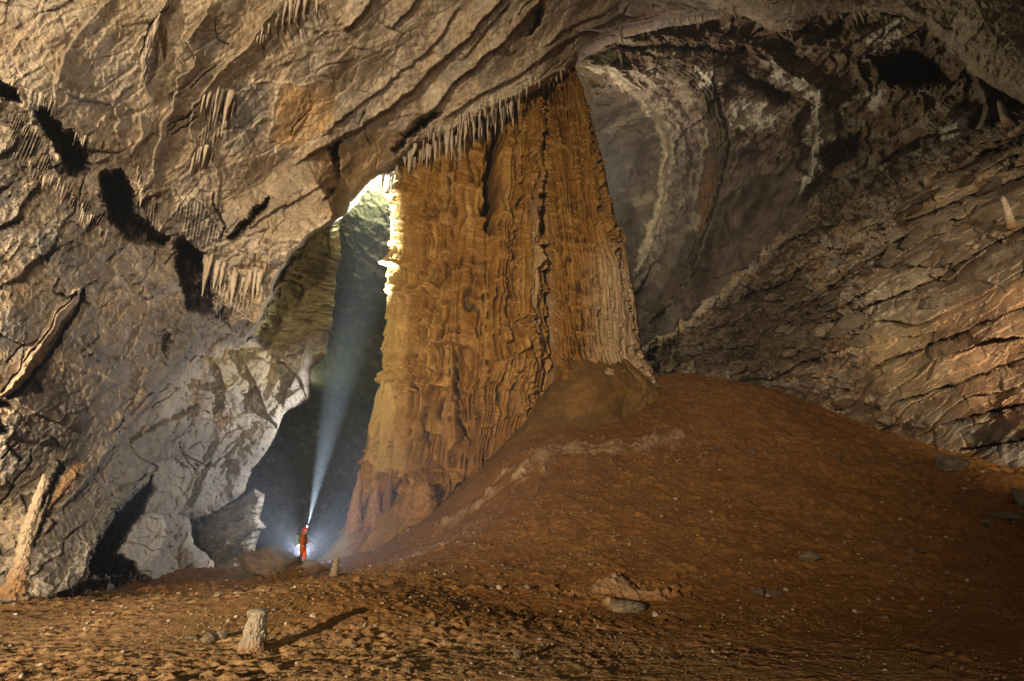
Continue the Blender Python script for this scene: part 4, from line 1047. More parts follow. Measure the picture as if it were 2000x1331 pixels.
def lathe_mesh(name, prof, nseg, rnd, mat, color, ringy=0.0, lean=(0, 0), wob=0.12, crust=0.0, nz=None, seedv=0):
    """a dripstone: profile [(height, radius)] turned round with ridges, rings and crust"""
    hs = np.linspace(prof[0][0], prof[-1][0], nz or 30)
    sp_ = sorted(prof)
    rs = np.interp(hs, [p[0] for p in sp_], [p[1] for p in sp_])
    th = np.linspace(0, 2 * np.pi, nseg, endpoint=False)
    TH, HH = np.meshgrid(th, hs)
    RRr = np.broadcast_to(rs[:, None], TH.shape).copy()
    L = abs(hs[-1] - hs[0]); rmax = rs.max()
    cxn = np.cos(TH).astype(F32); syn = np.sin(TH).astype(F32); hz = (HH / max(rmax, 1e-3)).astype(F32)
    nn = fbm3(cxn, syn, hz * 0.35, 1.3, 3, seedv)
    n4 = fbm3(cxn, syn, hz, 2.6, 4, seedv + 5, 0.65)
    ring = np.abs(np.sin(hz * 3.3 + 1.5 * nn + 1.2 * n3(cxn, syn, hz * 0.2, 1.0, seedv + 8)))
    RRr *= 1 + wob * 2 * nn + crust * n4 + ringy * (ring - 0.5)
    t = (HH - hs[0]) / (hs[-1] - hs[0])
    bx = lean[0] * L * t ** 1.3 + rmax * 0.25 * n2((HH * 0 + seedv).astype(F32), (hz * 0.25), 1.0, seedv + 3)
    by = lean[1] * L * t ** 1.3
    P = np.stack([RRr * cxn + bx, RRr * syn + by, HH], -1)
    colr = mix(np.broadcast_to(color, P.shape), color * 0.55, smooth(-0.05, 0.4, n4) * 0.7)
    if ringy and hs[0] < hs[-1]:
        colr = mix(colr, RED * 1.1, smooth(0.38, 0.0, t + 0.25 * n4) * 0.85)
        colr = mix(colr, color * 0.45, smooth(0.15, 0.45, nn + 0.6 * n4) * 0.6)
    # caps
    idx = np.arange(P.shape[0] * nseg).reshape(P.shape[0], nseg); idx2 = np.concatenate([idx, idx[:, :1]], 1)
    q = np.stack([idx2[:-1, :-1], idx2[:-1, 1:], idx2[1:, 1:], idx2[1:, :-1]], -1).reshape(-1, 4)
    V = P.reshape(-1, 3); K = colr.reshape(-1, 3)
    c0, c1 = P[0].mean(0), P[-1].mean(0); n0 = len(V)
    V = np.vstack([V, c0, c1]); K = np.vstack([K, K[0], K[-1]])
    e = np.arange(nseg); en = (e + 1) % nseg
    capb = np.stack([e, en, np.full(nseg, n0), np.full(nseg, n0)], 1)
    base = (P.shape[0] - 1) * nseg
    me = bpy.data.meshes.new(name)
    faces = q.tolist() + [[int(b), int(a), n0] for a, b in zip(e, en)] + [[int(base + a), int(base + b), n0 + 1] for a, b in zip(e, en)]
    me.from_pydata(V.tolist(), [], faces)
    me.polygons.foreach_set('use_smooth', np.ones(len(faces), dtype=bool))
    at_ = me.color_attributes.new('Col', 'FLOAT_COLOR', 'POINT')
    k4 = np.ones((len(V), 4), F32); k4[:, :3] = K
    at_.data.foreach_set('color', k4.ravel())
    me.materials.append(mat)
    return me

def place_words(px, py):
    return ''
def put(name, me, loc, label, cat, group=None, scale=(1, 1, 1), rot=(0, 0, 0)):
    o = bpy.data.objects.new(name, me); COL.objects.link(o)
    o.location = loc; o.scale = scale; o.rotation_euler = rot
    tag(o, label, cat, group)
    return o

M_DRIP = rock_mat('dripstone', 5.0, 0.5, 0.75, 0.25, spec=0.35)
M_DRIPBIG = rock_mat('crusted_dripstone', 7.0, 0.8, 0.85, 0.3)
# six stalactites of unit length, tip down
ST = []
for k in range(7):
    rq = random.Random(k)
    prof = [(0.25, 0.11), (0.0, 0.10), (-0.2, 0.07 + 0.02 * rq.random()), (-0.45, 0.05 + 0.02 * rq.random()), (-0.75, 0.028), (-0.95, 0.012), (-1.0, 0.003)]
    ST.append(lathe_mesh('stalactite', prof, 11, rq, M_DRIP, [CREAM * 0.8, TAN, BEIGE, CREAM * 0.7, TAN * 0.9, BEIGE, BEIGE][k], ringy=0.1, lean=(rq.uniform(-.06, .06), rq.uniform(-.06, .06)), wob=0.2, nz=18, seedv=k * 7))
rs_ = random.Random(77)
def fringe(S, pts, n, lo, hi, fat, label, group, back=-0.35, jit=4, zones=('',)):
    L = [0]
    for a, b in zip(pts, pts[1:]): L.append(L[-1] + math.hypot(b[0] - a[0], b[1] - a[1]))
    for i in range(n):
        s_ = (i + rs_.uniform(0.1, 0.9)) / n * L[-1]
        k = max(j for j in range(len(pts) - 1) if L[j] <= s_)
        t = (s_ - L[k]) / max(L[k + 1] - L[k], 1e-6)
        x = pts[k][0] + (pts[k + 1][0] - pts[k][0]) * t + rs_.uniform(-jit, jit) * 1.8; y = pts[k][1] + (pts[k + 1][1] - pts[k][1]) * t + rs_.uniform(-jit, jit) * 1.5
        Y = surf(S, x, y) + back * rs_.random() - 0.05
        p = at(x, y, Y)
        m_per = mper(p)
        q_ = rs_.random() ** 2.4
        fat_ = fat * rs_.choice((0.6, 0.8, 1.0, 1.5))
        ln = (lo + (hi - lo) * q_) * m_per
        lab_ = label.format('short' if q_ < 0.15 else 'slender' if q_ < 0.5 else 'long', zones[int(s_ / L[-1] * len(zones) * 0.999)])
        w = ln * fat_ * rs_.uniform(0.7, 1.3) * min(2.2, (0.5 * (lo + hi) * m_per / ln) ** 0.6)
        put('stalactite', rs_.choice(ST), p, lab_, 'stalactite', group, (w, w, ln), (0, 0, rs_.uniform(0, 6.28)))
g = 'stalactites on the shelf over the column'
fringe(A_S, [(792, 318), (815, 297), (850, 281), (900, 262), (940, 236), (985, 214), (1010, 203)], 66, 18, 62, 0.7, 'pale {} stalactite in the lower fringe over the column, {}', g, jit=6, zones=('above its left edge', 'left of the long black slit', 'right above the black slit', 'near the tall spire'))
fringe(A_S, [(835, 268), (870, 250), (900, 232), (960, 198), (1000, 184), (1050, 160)], 52, 14, 36, 0.8, 'cream {} stalactite in the upper row over the column, {}', g, back=-1.2, jit=7, zones=('at the left end', 'left of its middle', 'right of its middle', 'at the end by the spire'))
fringe(A_S, [(1060, 168), (1085, 155), (1112, 140)], 10, 8, 24, 0.8, '{} dark stalactite at the pointed top of the column, {}', g, zones=('left of the point', 'right at the point'))
fringe(A_S, [(744, 344), (757, 346), (776, 336)], 7, 22, 58, 0.5, '{} dark stalactite hanging against the glowing passage mouth, {}', 'stalactites over the passage mouth', zones=('outer left', 'middle', 'next to the column'))
fringe(A_S, [(556, 20), (575, 5), (600, 0), (618, 8)], 13, 22, 62, 0.7, '{} spiky stalactite in the tuft at the top edge, {}', 'stalactites in the top tuft', zones=('left side', 'middle', 'right side'))
fringe(A_S, [(500, 78), (520, 62), (545, 30)], 10, 16, 34, 0.8, '{} crusted stalactite on the diagonal ledge under the top tuft, {}', 'stalactites in the top tuft', zones=('lower end', 'middle', 'upper end'))
fringe(A_S, [(312, 30), (300, 60), (290, 90), (286, 120), (282, 150)], 20, 18, 44, 0.65, '{} stalactite in the feathery strip high on the left ceiling, {}', 'stalactites in the feathery strip', zones=('top', 'upper middle', 'lower middle', 'bottom'))
fringe(A_S, [(402, 190), (425, 178), (446, 190), (455, 205)], 12, 36, 84, 0.65, '{} stalactite in the hanging brush of the left ceiling, {}', 'stalactites in the hanging brush', zones=('left side', 'middle', 'right side'))
fringe(A_S, [(380, 310), (395, 295), (412, 300)], 8, 28, 66, 0.6, '{} ragged stalactite beneath the hanging brush, {}', 'stalactites in the hanging brush', zones=('left side', 'right side'))
g = 'stalactites along the dark clefts on the left'
fringe(A_S, [(56, 186), (80, 190), (106, 205), (114, 222)], 12, 14, 34, 0.7, '{} stalactite above the uppermost dark cleft on the left, {}', g, zones=('left side', 'middle', 'right side'))
fringe(A_S, [(146, 262), (170, 268), (205, 280)], 12, 14, 36, 0.65, '{} stalactite on the edge between two dark clefts, {}', g, zones=('left side', 'middle', 'right side'))
fringe(A_S, [(25, 300), (55, 318), (75, 345), (108, 350), (140, 385), (175, 425), (205, 455)], 30, 12, 34, 0.8, '{} dripstone tooth under the fluted curtain on the left wall, {}', 'stalactites under the fluted curtain', zones=('upper left end', 'left of middle', 'right of middle', 'lower right end'))
fringe(A_S, [(262, 330), (285, 380), (310, 395)], 8, 20, 50, 0.6, '{} brown stalactite beside the broadest dark cleft, {}', g, zones=('upper', 'lower'))
fringe(A_S, [(396, 520), (415, 512), (438, 520)], 7, 48, 78, 0.75, '{} thick stalactite in the organ pipes by the lowest cleft, {}', 'thick stalactites of the organ pipes', zones=('left', 'middle', 'right'))
fringe(A_S, [(455, 545), (480, 548), (508, 540)], 9, 40, 72, 0.7, '{} grooved stalactite near the bright rim of the passage, {}', 'thick stalactites of the organ pipes', zones=('left', 'middle', 'right'))
g = 'stalactites on the ceiling at the upper right'
fringe(A_S, [(1300, 40), (1360, 34), (1430, 16)], 14, 12, 36, 0.6, '{} stalactite on the ceiling lip right of the stout tan one, {}', g, zones=('nearest to it', 'middle', 'furthest away'))
fringe(A_S, [(1600, 26), (1660, 24), (1720, 28), (1800, 50)], 26, 10, 34, 0.7, '{} stalactite on the dim ceiling lip at the upper right, {}', g, zones=('left end', 'left of middle', 'right of middle', 'right end'))
fringe(A_S, [(1470, 36), (1506, 58), (1552, 62)], 12, 8, 26, 0.7, '{} stalactite on the bend of the upper right ceiling lip, {}', g, zones=('left', 'right'))
fringe(B_S, [(1180, 104), (1260, 94), (1400, 104)], 16, 8, 20, 0.7, '{} stalactite under the long ledge of the dome, {}', g, zones=('by the column', 'middle', 'far end'))
def single(S, x, y, length, fat, label, idx=0, g=None):
    p = at(x, y, surf(S, x, y)); m_per = mper(p)
    ln = length * m_per
    return put('stalactite', ST[idx], p, label, 'stalactite', g, (ln * fat, ln * fat, ln), (0, 0, 1))
single(A_S, 1211, 48, 52, 0.95, 'stout tan stalactite hanging by itself from the ceiling lip right of the column top', 1)
single(A_S, 1900, -10, 90, 0.7, 'crooked stalactite hanging by itself near the top right corner', 4)
single(B_S, 1212, 104, 40, 0.8, 'thin stalactite under the dome ledge straight below the stout tan one', 2)
print('stalactites', round(time.time() - T0, 1))

# ---------------------------------------------------------------- stalagmites
def stalagmite(px, py_base, height_px, r_px, label, prof=None, color=TAN, lean=(0, 0), ringy=0.2, crust=0.25, nseg=40, nz=70, wob=0.06, loc=None, seedv=3, name='stalagmite', mat=None):
    p = loc if loc is not None else on_ground(px, py_base)
    mp = mper(p)
    h = height_for(p, height_px); r = r_px * mp
    prof = prof or [(0, 1.25), (0.05, 1.05), (0.3, 0.9), (0.7, 0.7), (0.93, 0.55), (1.0, 0.3)]
    me = lathe_mesh(name, [(a * h - 0.03 * h, b * r) for a, b in prof], nseg, random, mat or M_DRIPBIG, color, ringy=ringy, lean=lean, crust=crust, nz=nz, seedv=seedv, wob=wob)
    o = bpy.data.objects.new(name, me); COL.objects.link(o); o.location = p
    tag(o, label, 'stalagmite')
    return o
stalagmite(490, 1274, 86, 21, 'stubby pale stalagmite with a broken flat top standing in the foreground', [(0, 1.35), (0.04, 1.15), (0.3, 1.0), (0.6, 0.86), (0.8, 0.80), (0.86, 0.84), (0.90, 0.90), (0.96, 0.84), (1.0, 0.5)], CREAM * 0.42, (0.04, 0), 0.16, 0.34, 150, 190, seedv=14)
stalagmite(28, 1168, 238, 11.5, 'tall knobbly stalagmite leaning against the view of the left wall', [(0, 2.0), (0.06, 1.6), (0.15, 1.2), (0.25, 1.0), (0.5, 0.85), (0.8, 0.62), (0.95, 0.38), (1.0, 0.2)], TAN * 0.8, (-0.02, 0), 0.34, 0.34, 100, 300, seedv=23, loc=at(26, 1158, 10.8))
stalagmite(652, 1126, 38, 8, 'small post of a stalagmite at the bottom of the column foot', color=TAN * 0.55, seedv=31, crust=0.4)
for px, y0, y1, r_, Y, lab, cl, ln in ((692, 1010, 925, 11, 31.6, 'smooth brown spike of a stalagmite at the outer edge of the column foot', rgb(0.17, 0.09, 0.05), (0.05, 0)), (730, 1010, 940, 13, 31.8, 'brown stalagmite between two spikes at the column foot', rgb(0.17, 0.09, 0.05), (0.05, 0)),
                                      (752, 1004, 928, 11, 32.4, 'dark narrow stalagmite right beside the brown one at the column foot', rgb(0.10, 0.05, 0.03), (0.06, 0)),
                                      (822, 1000, 938, 25, 31.0, 'rounded orange stump of a stalagmite on the column foot', rgb(0.17, 0.085, 0.025), (0.0, 0)), (798, 1000, 962, 13, 31.0, 'low shoulder stalagmite joined to the orange stump', rgb(0.15, 0.075, 0.022), (0, 0))):
    stalagmite(px, y0, (y0 - y1), r_, lab, [(-0.3, 1.5), (0, 1.3), (0.25, 1.0), (0.6, 0.75), (0.85, 0.45), (1.0, 0.12)] if r_ < 20 else [(-0.4, 1.3), (0, 1.1), (0.4, 1.0), (0.8, 0.75), (1.0, 0.35)], cl, ln, 0.10, 0.42, 70, 90, loc=at(px, y0, Y), seedv=int(px), mat=M_DRIP)
for px, y0, hpx, r_, lab in ((1970, 248, 52, 8, 'slim stalagmite leaning on the crest of the dark slope at the right edge'), (1978, 445, 62, 7, 'slim pale stalagmite lower down the slope at the right edge'), (1886, 325, 26, 7, 'stubby stalagmite on the slope by the tan slab'),
                             (1334, 652, 28, 6, 'tiny stalagmite on the far ridge right of the column'), (1815, 365, 20, 6, 'knob of a stalagmite on the slope left of the tan slab')):
    Y = surf(C_S, px, y0) - 0.2
    stalagmite(px, y0, hpx, r_, lab, color=TAN * 1.1, loc=at(px, y0, Y), seedv=int(px), nseg=24, nz=40)

# ---------------------------------------------------------------- rocks
def rock_mesh(name, seedv, color, sub=3, cuts=9, mat=None):
    rq = random.Random(seedv)
    bm = bmesh.new(); bmesh.ops.create_icosphere(bm, subdivisions=sub, radius=1)
    V = np.array([v.co[:] for v in bm.verts]); faces = [[v.index for v in f.verts] for f in bm.faces]; bm.free()
    nr = np.random.RandomState(seedv)
    n = nr.normal(size=(cuts, 3)); n /= np.linalg.norm(n, axis=1)[:, None]; h = nr.uniform(0.42, 0.8, cuts)
    dt = V @ n.T
    r = np.ones(len(V))
    for i in range(cuts):
        r = np.where(dt[:, i] > h[i], np.minimum(r, h[i] / np.maximum(dt[:, i], 1e-3)), r)
    x, y, z = [V[:, i].astype(F32) for i in range(3)]
    r = r + (0.17 if sub > 3 else 0.05) * fbm3(x, y, z, 2.2, 5, seedv, 0.68) + (0.16 * fbm3(x * 2, y * 2, z * 4, 1.8, 5, seedv + 1, 0.68, ridged=True) if sub > 3 else 0)
    V = V * r[:, None]
    me = bpy.data.meshes.new(name); me.from_pydata(V.tolist(), [], faces)
    me.polygons.foreach_set('use_smooth', np.full(len(faces), sub > 3, dtype=bool))
    k4 = np.ones((len(V), 4), F32); k4[:, :3] = mix(np.broadcast_to(color, V.shape), color * 0.6, smooth(-0.1, 0.3, fbm3(x, y, z, 1.5, 3, seedv + 3)))
    at_ = me.color_attributes.new('Col', 'FLOAT_COLOR', 'POINT'); at_.data.foreach_set('color', k4.ravel())
    me.materials.append(mat or M_STONE)
    return me
BIG = [rock_mesh('boulder', 40 + i, c, 5, 16, M_LIME) for i, c in enumerate((rgb(0.085, 0.055, 0.03), TAN * 0.55, rgb(0.085, 0.065, 0.045), TAN * 0.5, rgb(0.12, 0.095, 0.07), TAN * 0.42))]
SM = [rock_mesh('stone', 60 + i, c, 3, 8) for i, c in enumerate((CREAM * 0.65, TAN * 0.9, rgb(0.25, 0.14, 0.08), BEIGE, GREY, rgb(0.22, 0.12, 0.06)))]
def boulder(px, py, wpx, hpx, label, idx, group=None, p=None, dep=0.8, rot=0.0, name='boulder', lib=BIG, tilt=0.0, sink=0.25):
    p = p or on_ground(px, py)
    mp = mper(p)
    w, h = wpx * mp / 1.7, hpx * mp / 1.7
    return put(name, lib[idx], p + Vector((0, 0, h * (1 - 2 * sink))), label, name, group, (w, w * dep, h), (0, tilt, rot))
def foot(px, py, Y):
    v = at(px, py, Y); return v
boulder(530, 1152, 128, 92, 'long brown boulder with a jagged top left of the person', 0, p=foot(528, 1158, 27.0), dep=0.8, tilt=0.25, rot=0.6, sink=0.1)
boulder(602, 1140, 74, 56, 'rounded brown boulder the person stands on', 5, p=foot(600, 1150, 27.6), dep=0.9, rot=1.2, sink=0.1)
boulder(572, 1128, 60, 26, 'dark low rock in the gap between the two brown boulders', 0, p=foot(572, 1118, 28.6), sink=0.1)
boulder(462, 1156, 100, 34, 'flat slab of rock trailing down left of the jagged boulder', 2, p=foot(470, 1150, 25), sink=0.2)
boulder(425, 1166, 16, 12, 'small tan stone at the edge of the lit floor below the slab', 1, p=None)
boulder(405, 1254, 30, 19, 'rounded tan stone left of the stubby stalagmite', 1, rot=1)
boulder(435, 1250, 26, 22, 'egg shaped stone close beside the stubby stalagmite', 5, rot=2)
boulder(372, 1248, 24, 9, 'flat pale stone left of the two rounded ones', 3)
for k, (x, y, w, h, i_, lab) in enumerate(((1222, 1195, 60, 26, 3, 'crumbling pale lump bedded in the lower mound'), (1198, 1182, 26, 14, 3, 'small pale lump beside the crumbling one'), (1030, 1155, 14, 10, 1, 'orange pebble alone on the middle of the mound'),
                                           (1585, 1100, 56, 22, 1, 'jagged brown slab half buried on the right of the mound'), (1483, 1165, 30, 20, 2, 'dark grey rounded rock, left one of a close pair on the mound'), (1518, 1168, 30, 18, 2, 'dark grey rounded rock, right one of a close pair on the mound'),
                                           (1012, 1288, 22, 20, 5, 'orange stone with a long shadow near the bottom centre'), (1003, 1276, 10, 9, 3, 'little pale stone behind the orange one'), (904, 1316, 16, 13, 3, 'pale pebble left of the orange stone at the bottom'),
                                           (796, 1318, 20, 13, 3, 'pale flat pebble at the bottom left of centre'), (690, 1268, 10, 12, 3, 'upright pale pebble right of the long shadow'), (733, 1284, 11, 12, 3, 'pale pebble to the right of the upright one'),
                                           (1862, 925, 60, 34, 4, 'grey boulder beside a dark hollow under the right wall'), (1930, 1028, 34, 15, 3, 'pale flat rock near the right edge of the mound'), (1965, 1020, 60, 16, 4, 'long grey rock lying behind the pale flat one at the right edge'),
                                           (1995, 990, 36, 44, 3, 'pale upright block cut by the right edge'), (1798, 1082, 28, 12, 2, 'grey flat rock at the right of the mound'), (1780, 1092, 12, 8, 4, 'small grey stone by the grey flat rock'),
                                           (1725, 800, 34, 26, 1, 'tan block at the foot of the right wall'), (1700, 790, 22, 22, 1, 'stacked tan block left of the one at the wall foot'), (1730, 830, 40, 24, 1, 'tan block lying lowest at the foot of the right wall'),
                                           (1650, 800, 40, 26, 0, 'brown block at the left of the blocks at the wall foot'), (1580, 755, 30, 12, 3, 'pale oblong rock on the dark rubble'), (1440, 720, 44, 18, 3, 'pale rounded rock above the broken ledge'),
                                           (1380, 760, 40, 14, 1, 'tan slab emerging from the crest right of the column'), (1470, 890, 20, 10, 3, 'pale chip on the upper mound'), (1400, 880, 20, 8, 2, 'grey chip on the upper mound'), (1640, 900, 14, 10, 2, 'dark chip on the upper right of the mound'))):
    if y < 850:
        p = at(x, y, surf(C_S, x, y) - 0.5)
    else:
        p = None
    boulder(x, y, w, h, lab, i_, p=p, rot=k * 1.3, dep=0.7, name='rock' if w < 30 else 'boulder', sink=0.18)
# rubble lying on the dim slope
rq = random.Random(5)
SLOPE = [(1750, 505, 50, 48, 4), (1790, 470, 48, 34, 4), (1800, 500, 60, 26, 3), (1660, 640, 60, 44, 4), (1610, 650, 50, 34, 1), (1688, 670, 28, 34, 4), (1830, 590, 50, 30, 1)]
for i in range(95):
    t = rq.random(); x = 1400 + 600 * t + rq.uniform(-30, 30); y = 600 - 300 * t + rq.uniform(-60, 130)
    if rq.random() < 0.3: x, y = rq.uniform(1320, 1640), rq.uniform(630, 740)
    w = rq.uniform(9, 34) * (1.3 if rq.random() < 0.2 else 0.8)
    SLOPE.append((x, y, w, w * rq.uniform(0.35, 0.8), rq.choice([0, 1, 2, 3, 4, 5, 0, 2])))
for k, (x, y, w, h, i_) in enumerate(SLOPE):
    if not (C_S[0][0] < x < 2010): continue
    inside = in_poly(np.array([x], F32), np.array([y + 0.0], F32), [(q[0] + 6, q[1] + 12) for q in C_POLY])[0]
    if not inside: continue
    p = at(x, y, surf(C_S, x, y) - 0.25)
    lab = '%s %s rock in the slope rubble, %s' % ('small' if w < 13 else 'middling' if w < 22 else 'large', ['dark brown', 'tan', 'dark grey', 'beige', 'grey', 'brown'][i_], 'just above the mound crest' if y > 640 else 'near the top right corner of the slope' if x > 1850 and y < 400 else 'along the far ridge line' if y < 700 - 0.75 * (x - 1260) + 40 else 'right of the two grey blocks' if x > 1800 else 'left of the two grey blocks' if x < 1700 else 'around the two grey blocks')
    gname = 'rubble on the right slope'
    if k < 7:
        lab = ['square grey block high on the right slope', 'grey block touching the square one on the right slope', 'long tan block right below the two grey ones', 'large pale block jutting over the rubble patch', 'brown wedge left of the large pale block', 'small pale block under the large one', 'tan block beneath the diagonal break in the right wall'][k]
        gname = None
    boulder(x, y, w * 1.25, h * 0.9, lab, i_, gname, p=p, rot=rq.uniform(-.5, .5), tilt=rq.uniform(-.65, -.25), dep=0.8, name='rock', sink=0.42)
# loose stones on the floor: the larger ones one by one
for i in range(90):
    x = rq.uniform(0, 2000); y = 1331 - 200 * rq.random() ** 0.8
    if rq.random() < 0.5: x = rq.uniform(0, 1100); y = rq.uniform(1215, 1328)
    p = on_ground(x, y)
    if p.y > 24: continue
    mp = mper(p)
    w = rq.uniform(2.5, 6.5) * mp * (1.5 if rq.random() < 0.1 else 1)
    si = rq.randrange(6); lab = '%s %s stone on the earth floor, %s' % ('tiny' if w / mp < 3.5 else 'little' if w / mp < 5 else 'fist sized', ['cream', 'tan', 'reddish', 'beige', 'grey', 'dark red'][si], 'left of the stubby stalagmite' if x < 440 else 'right of the stubby stalagmite' if x < 900 and y > 1240 else 'around the long shadow' if x < 900 else 'front centre' if x < 1400 and y > 1240 else 'foot of the mound' if x < 1400 else 'front right' if y > 1240 else 'right flank of the mound')
    put('stone', SM[si], p + Vector((0, 0, w * 0.15)), lab, 'stone', 'loose stones on the earth floor', (w, w * rq.uniform(.6, 1), w * rq.uniform(.5, .9)), (0, rq.uniform(-.3, .3), rq.uniform(0, 6)))
# gravel: one mass
base = [rock_mesh('gravel_seed', 90 + i, rgb(1, 1, 1), 1, 5) for i in range(4)]
bV = []
for me in base:
    v = np.zeros(len(me.vertices) * 3, F32); me.vertices.foreach_get('co', v); f = np.array([p.vertices[:] for p in me.polygons]); bV.append((v.reshape(-1, 3), f))
    bpy.data.meshes.remove(me)
nr = np.random.RandomState(9)
NG = 22000
az = nr.uniform(-R(52), R(50), NG * 2); lr = nr.uniform(math.log(4.2), math.log(30), NG * 2)
gxr, gyr = np.exp(lr) * np.sin(az), np.exp(lr) * np.cos(az)
dens = smooth(-0.15, 0.35, fbm2(gxr.astype(F32), gyr.astype(F32), 0.5, 3, 44)) * (0.4 + 0.6 * smooth(12, 6, gyr)) + 0.16
keep = nr.rand(NG * 2) < dens
gxr, gyr = gxr[keep][:NG], gyr[keep][:NG]
Vs, Fs, Ks, off = [], [], [], 0
for x, y in zip(gxr, gyr):
    v, f = bV[nr.randint(4)]
    sz = 0.0016 * math.hypot(x, y) * (0.5 + 1.9 * nr.rand() ** 5) * (0.9 if y < 10 else 1.15) + 0.003
    a = nr.rand() * 6.28; ca, sa = math.cos(a), math.sin(a)
    w = v * np.array([1, 0.75, 0.65]) * sz
    w = np.stack([w[:, 0] * ca - w[:, 1] * sa + x, w[:, 0] * sa + w[:, 1] * ca + y, w[:, 2] + ground(x, y) + sz * 0.25], 1)
    Vs.append(w); Fs.append(f + off); off += len(v)
    c_ = [TAN * 0.75, TAN * 0.5, REDL, RED, rgb(0.12, 0.09, 0.06), REDL * 0.8, RED * 0.8][nr.randint(7)]
    Ks.append(np.broadcast_to(c_, w.shape))
o = mesh_raw('gravel', np.concatenate(Vs), np.concatenate(Fs), np.concatenate(Ks), M_STONE, smooth_=False)
tag(o, 'fine gravel and crumbs of earth strewn over the floor', 'gravel', kind='stuff')
print('rocks', round(time.time() - T0, 1))

# ---------------------------------------------------------------- the caver
M_SUIT = plain_mat('orange_suit', (0.27, 0.065, 0.02), 0.9, spec=0.1)
M_SKIN = plain_mat('skin', (0.45, 0.26, 0.18), 0.6)
M_HELM = plain_mat('red_helmet', (0.32, 0.02, 0.03), 0.35)
M_PACK = plain_mat('green_pack', (0.02, 0.06, 0.045), 0.7)
M_BOOT = plain_mat('dark_rubber', (0.02, 0.018, 0.018), 0.5)
M_STRAP = plain_mat('strap', (0.03, 0.03, 0.03), 0.7)
M_LED = plain_mat('lamp_glass', (0.8, 0.8, 0.8), 0.3, (0.9, 0.95, 1.0), 60)
M_GLOVE = plain_mat('glove', (0.10, 0.07, 0.05), 0.8)
M_HAIR = plain_mat('hair', (0.04, 0.025, 0.015), 0.8)
def skin_obj(name, verts, edges, radii, mat, parent, rootv=0, sub=2):
    me = bpy.data.meshes.new(name); me.from_pydata(verts, edges, []); o = bpy.data.objects.new(name, me); COL.objects.link(o)
    md = o.modifiers.new('skin', 'SKIN'); md.use_smooth_shade = True
    for i, sv in enumerate(me.skin_vertices[0].data):
        r_ = radii[i]; sv.radius = r_ if isinstance(r_, tuple) else (r_, r_); sv.use_root = (i == rootv)
    s_ = o.modifiers.new('sub', 'SUBSURF'); s_.levels = sub; s_.render_levels = sub
    me.materials.append(mat)
    if parent: o.parent = parent
    return o
def bm_obj(name, build, mat, parent, loc=(0, 0, 0), rot=(0, 0, 0), scale=(1, 1, 1)):
    bm = bmesh.new(); build(bm); me = bpy.data.meshes.new(name); bm.to_mesh(me); bm.free()
    for p in me.polygons: p.use_smooth = True
    me.materials.append(mat); o = bpy.data.objects.new(name, me); COL.objects.link(o)
    o.location = loc; o.rotation_euler = rot; o.scale = scale
    if parent: o.parent = parent
    return o
pfoot = at(587, 1102, PERSON_Y)
person = bpy.data.objects.new('person', None); COL.objects.link(person); person.location = pfoot
tag(person, 'person in orange overalls and red helmet on a boulder, looking up along the lamp beam', 'person')
# the figure faces +x; z up, feet at 0, 1.76 m tall; local y is towards the passage
J = dict(pel=(0, 0, .95), wai=(0.0, 0, 1.08), che=(0.01, 0, 1.30), nek=(0.0, 0, 1.46), hed=(0.03, 0, 1.58), hip1=(0, -.09, .90), kne1=(0.05, -.12, .49), ank1=(-.06, -.13, .09), toe1=(.10, -.14, .04),
         hip2=(0, .09, .90), kne2=(0.13, .13, .50), ank2=(.12, .15, .09), toe2=(.28, .16, .04), sh1=(0.0, -.19, 1.40), el1=(-.03, -.24, 1.12), wr1=(.10, -.21, .90), ha1=(.14, -.20, .84),
         sh2=(0.0, .19, 1.40), el2=(.06, .23, 1.13), wr2=(.20, .16, .95), ha2=(.26, .13, .92))
names = list(J)
E_ = [('pel', 'wai'), ('wai', 'che'), ('che', 'nek'), ('nek', 'hed'), ('pel', 'hip1'), ('hip1', 'kne1'), ('kne1', 'ank1'), ('ank1', 'toe1'), ('pel', 'hip2'), ('hip2', 'kne2'), ('kne2', 'ank2'), ('ank2', 'toe2'),
      ('che', 'sh1'), ('sh1', 'el1'), ('el1', 'wr1'), ('wr1', 'ha1'), ('che', 'sh2'), ('sh2', 'el2'), ('el2', 'wr2'), ('wr2', 'ha2')]
Rb = dict(pel=.13, wai=.115, che=.14, nek=.055, hed=.075, hip1=.085, kne1=.055, ank1=.04, toe1=.035, hip2=.085, kne2=.055, ank2=.04, toe2=.035, sh1=.055, el1=.042, wr1=.03, ha1=.034, sh2=.055, el2=.042, wr2=.03, ha2=.034)
def sub_skel(keep, extra, mat, name):
    ks = [k for k in names if k in keep]
    return skin_obj(name, [J[k] for k in ks], [(ks.index(a), ks.index(b)) for a, b in E_ if a in ks and b in ks], [Rb[k] + extra for k in ks], mat, person, ks.index('pel') if 'pel' in ks else 0)
sub_skel(names, 0.0, M_SKIN, 'body')
sub_skel([k for k in names if k not in ('hed', 'ha1', 'ha2', 'toe1', 'toe2')], 0.036, M_SUIT, 'overalls')
for a, b in (('ank1', 'toe1'), ('ank2', 'toe2')):
    k = Vector(J[a]); kn = Vector(J['kne' + a[-1]]); top = k.lerp(kn, 0.55)
    skin_obj('boot', [tuple(top), tuple(k), J[b]], [(0, 1), (1, 2)], [.072, .062, .055], M_BOOT, person)
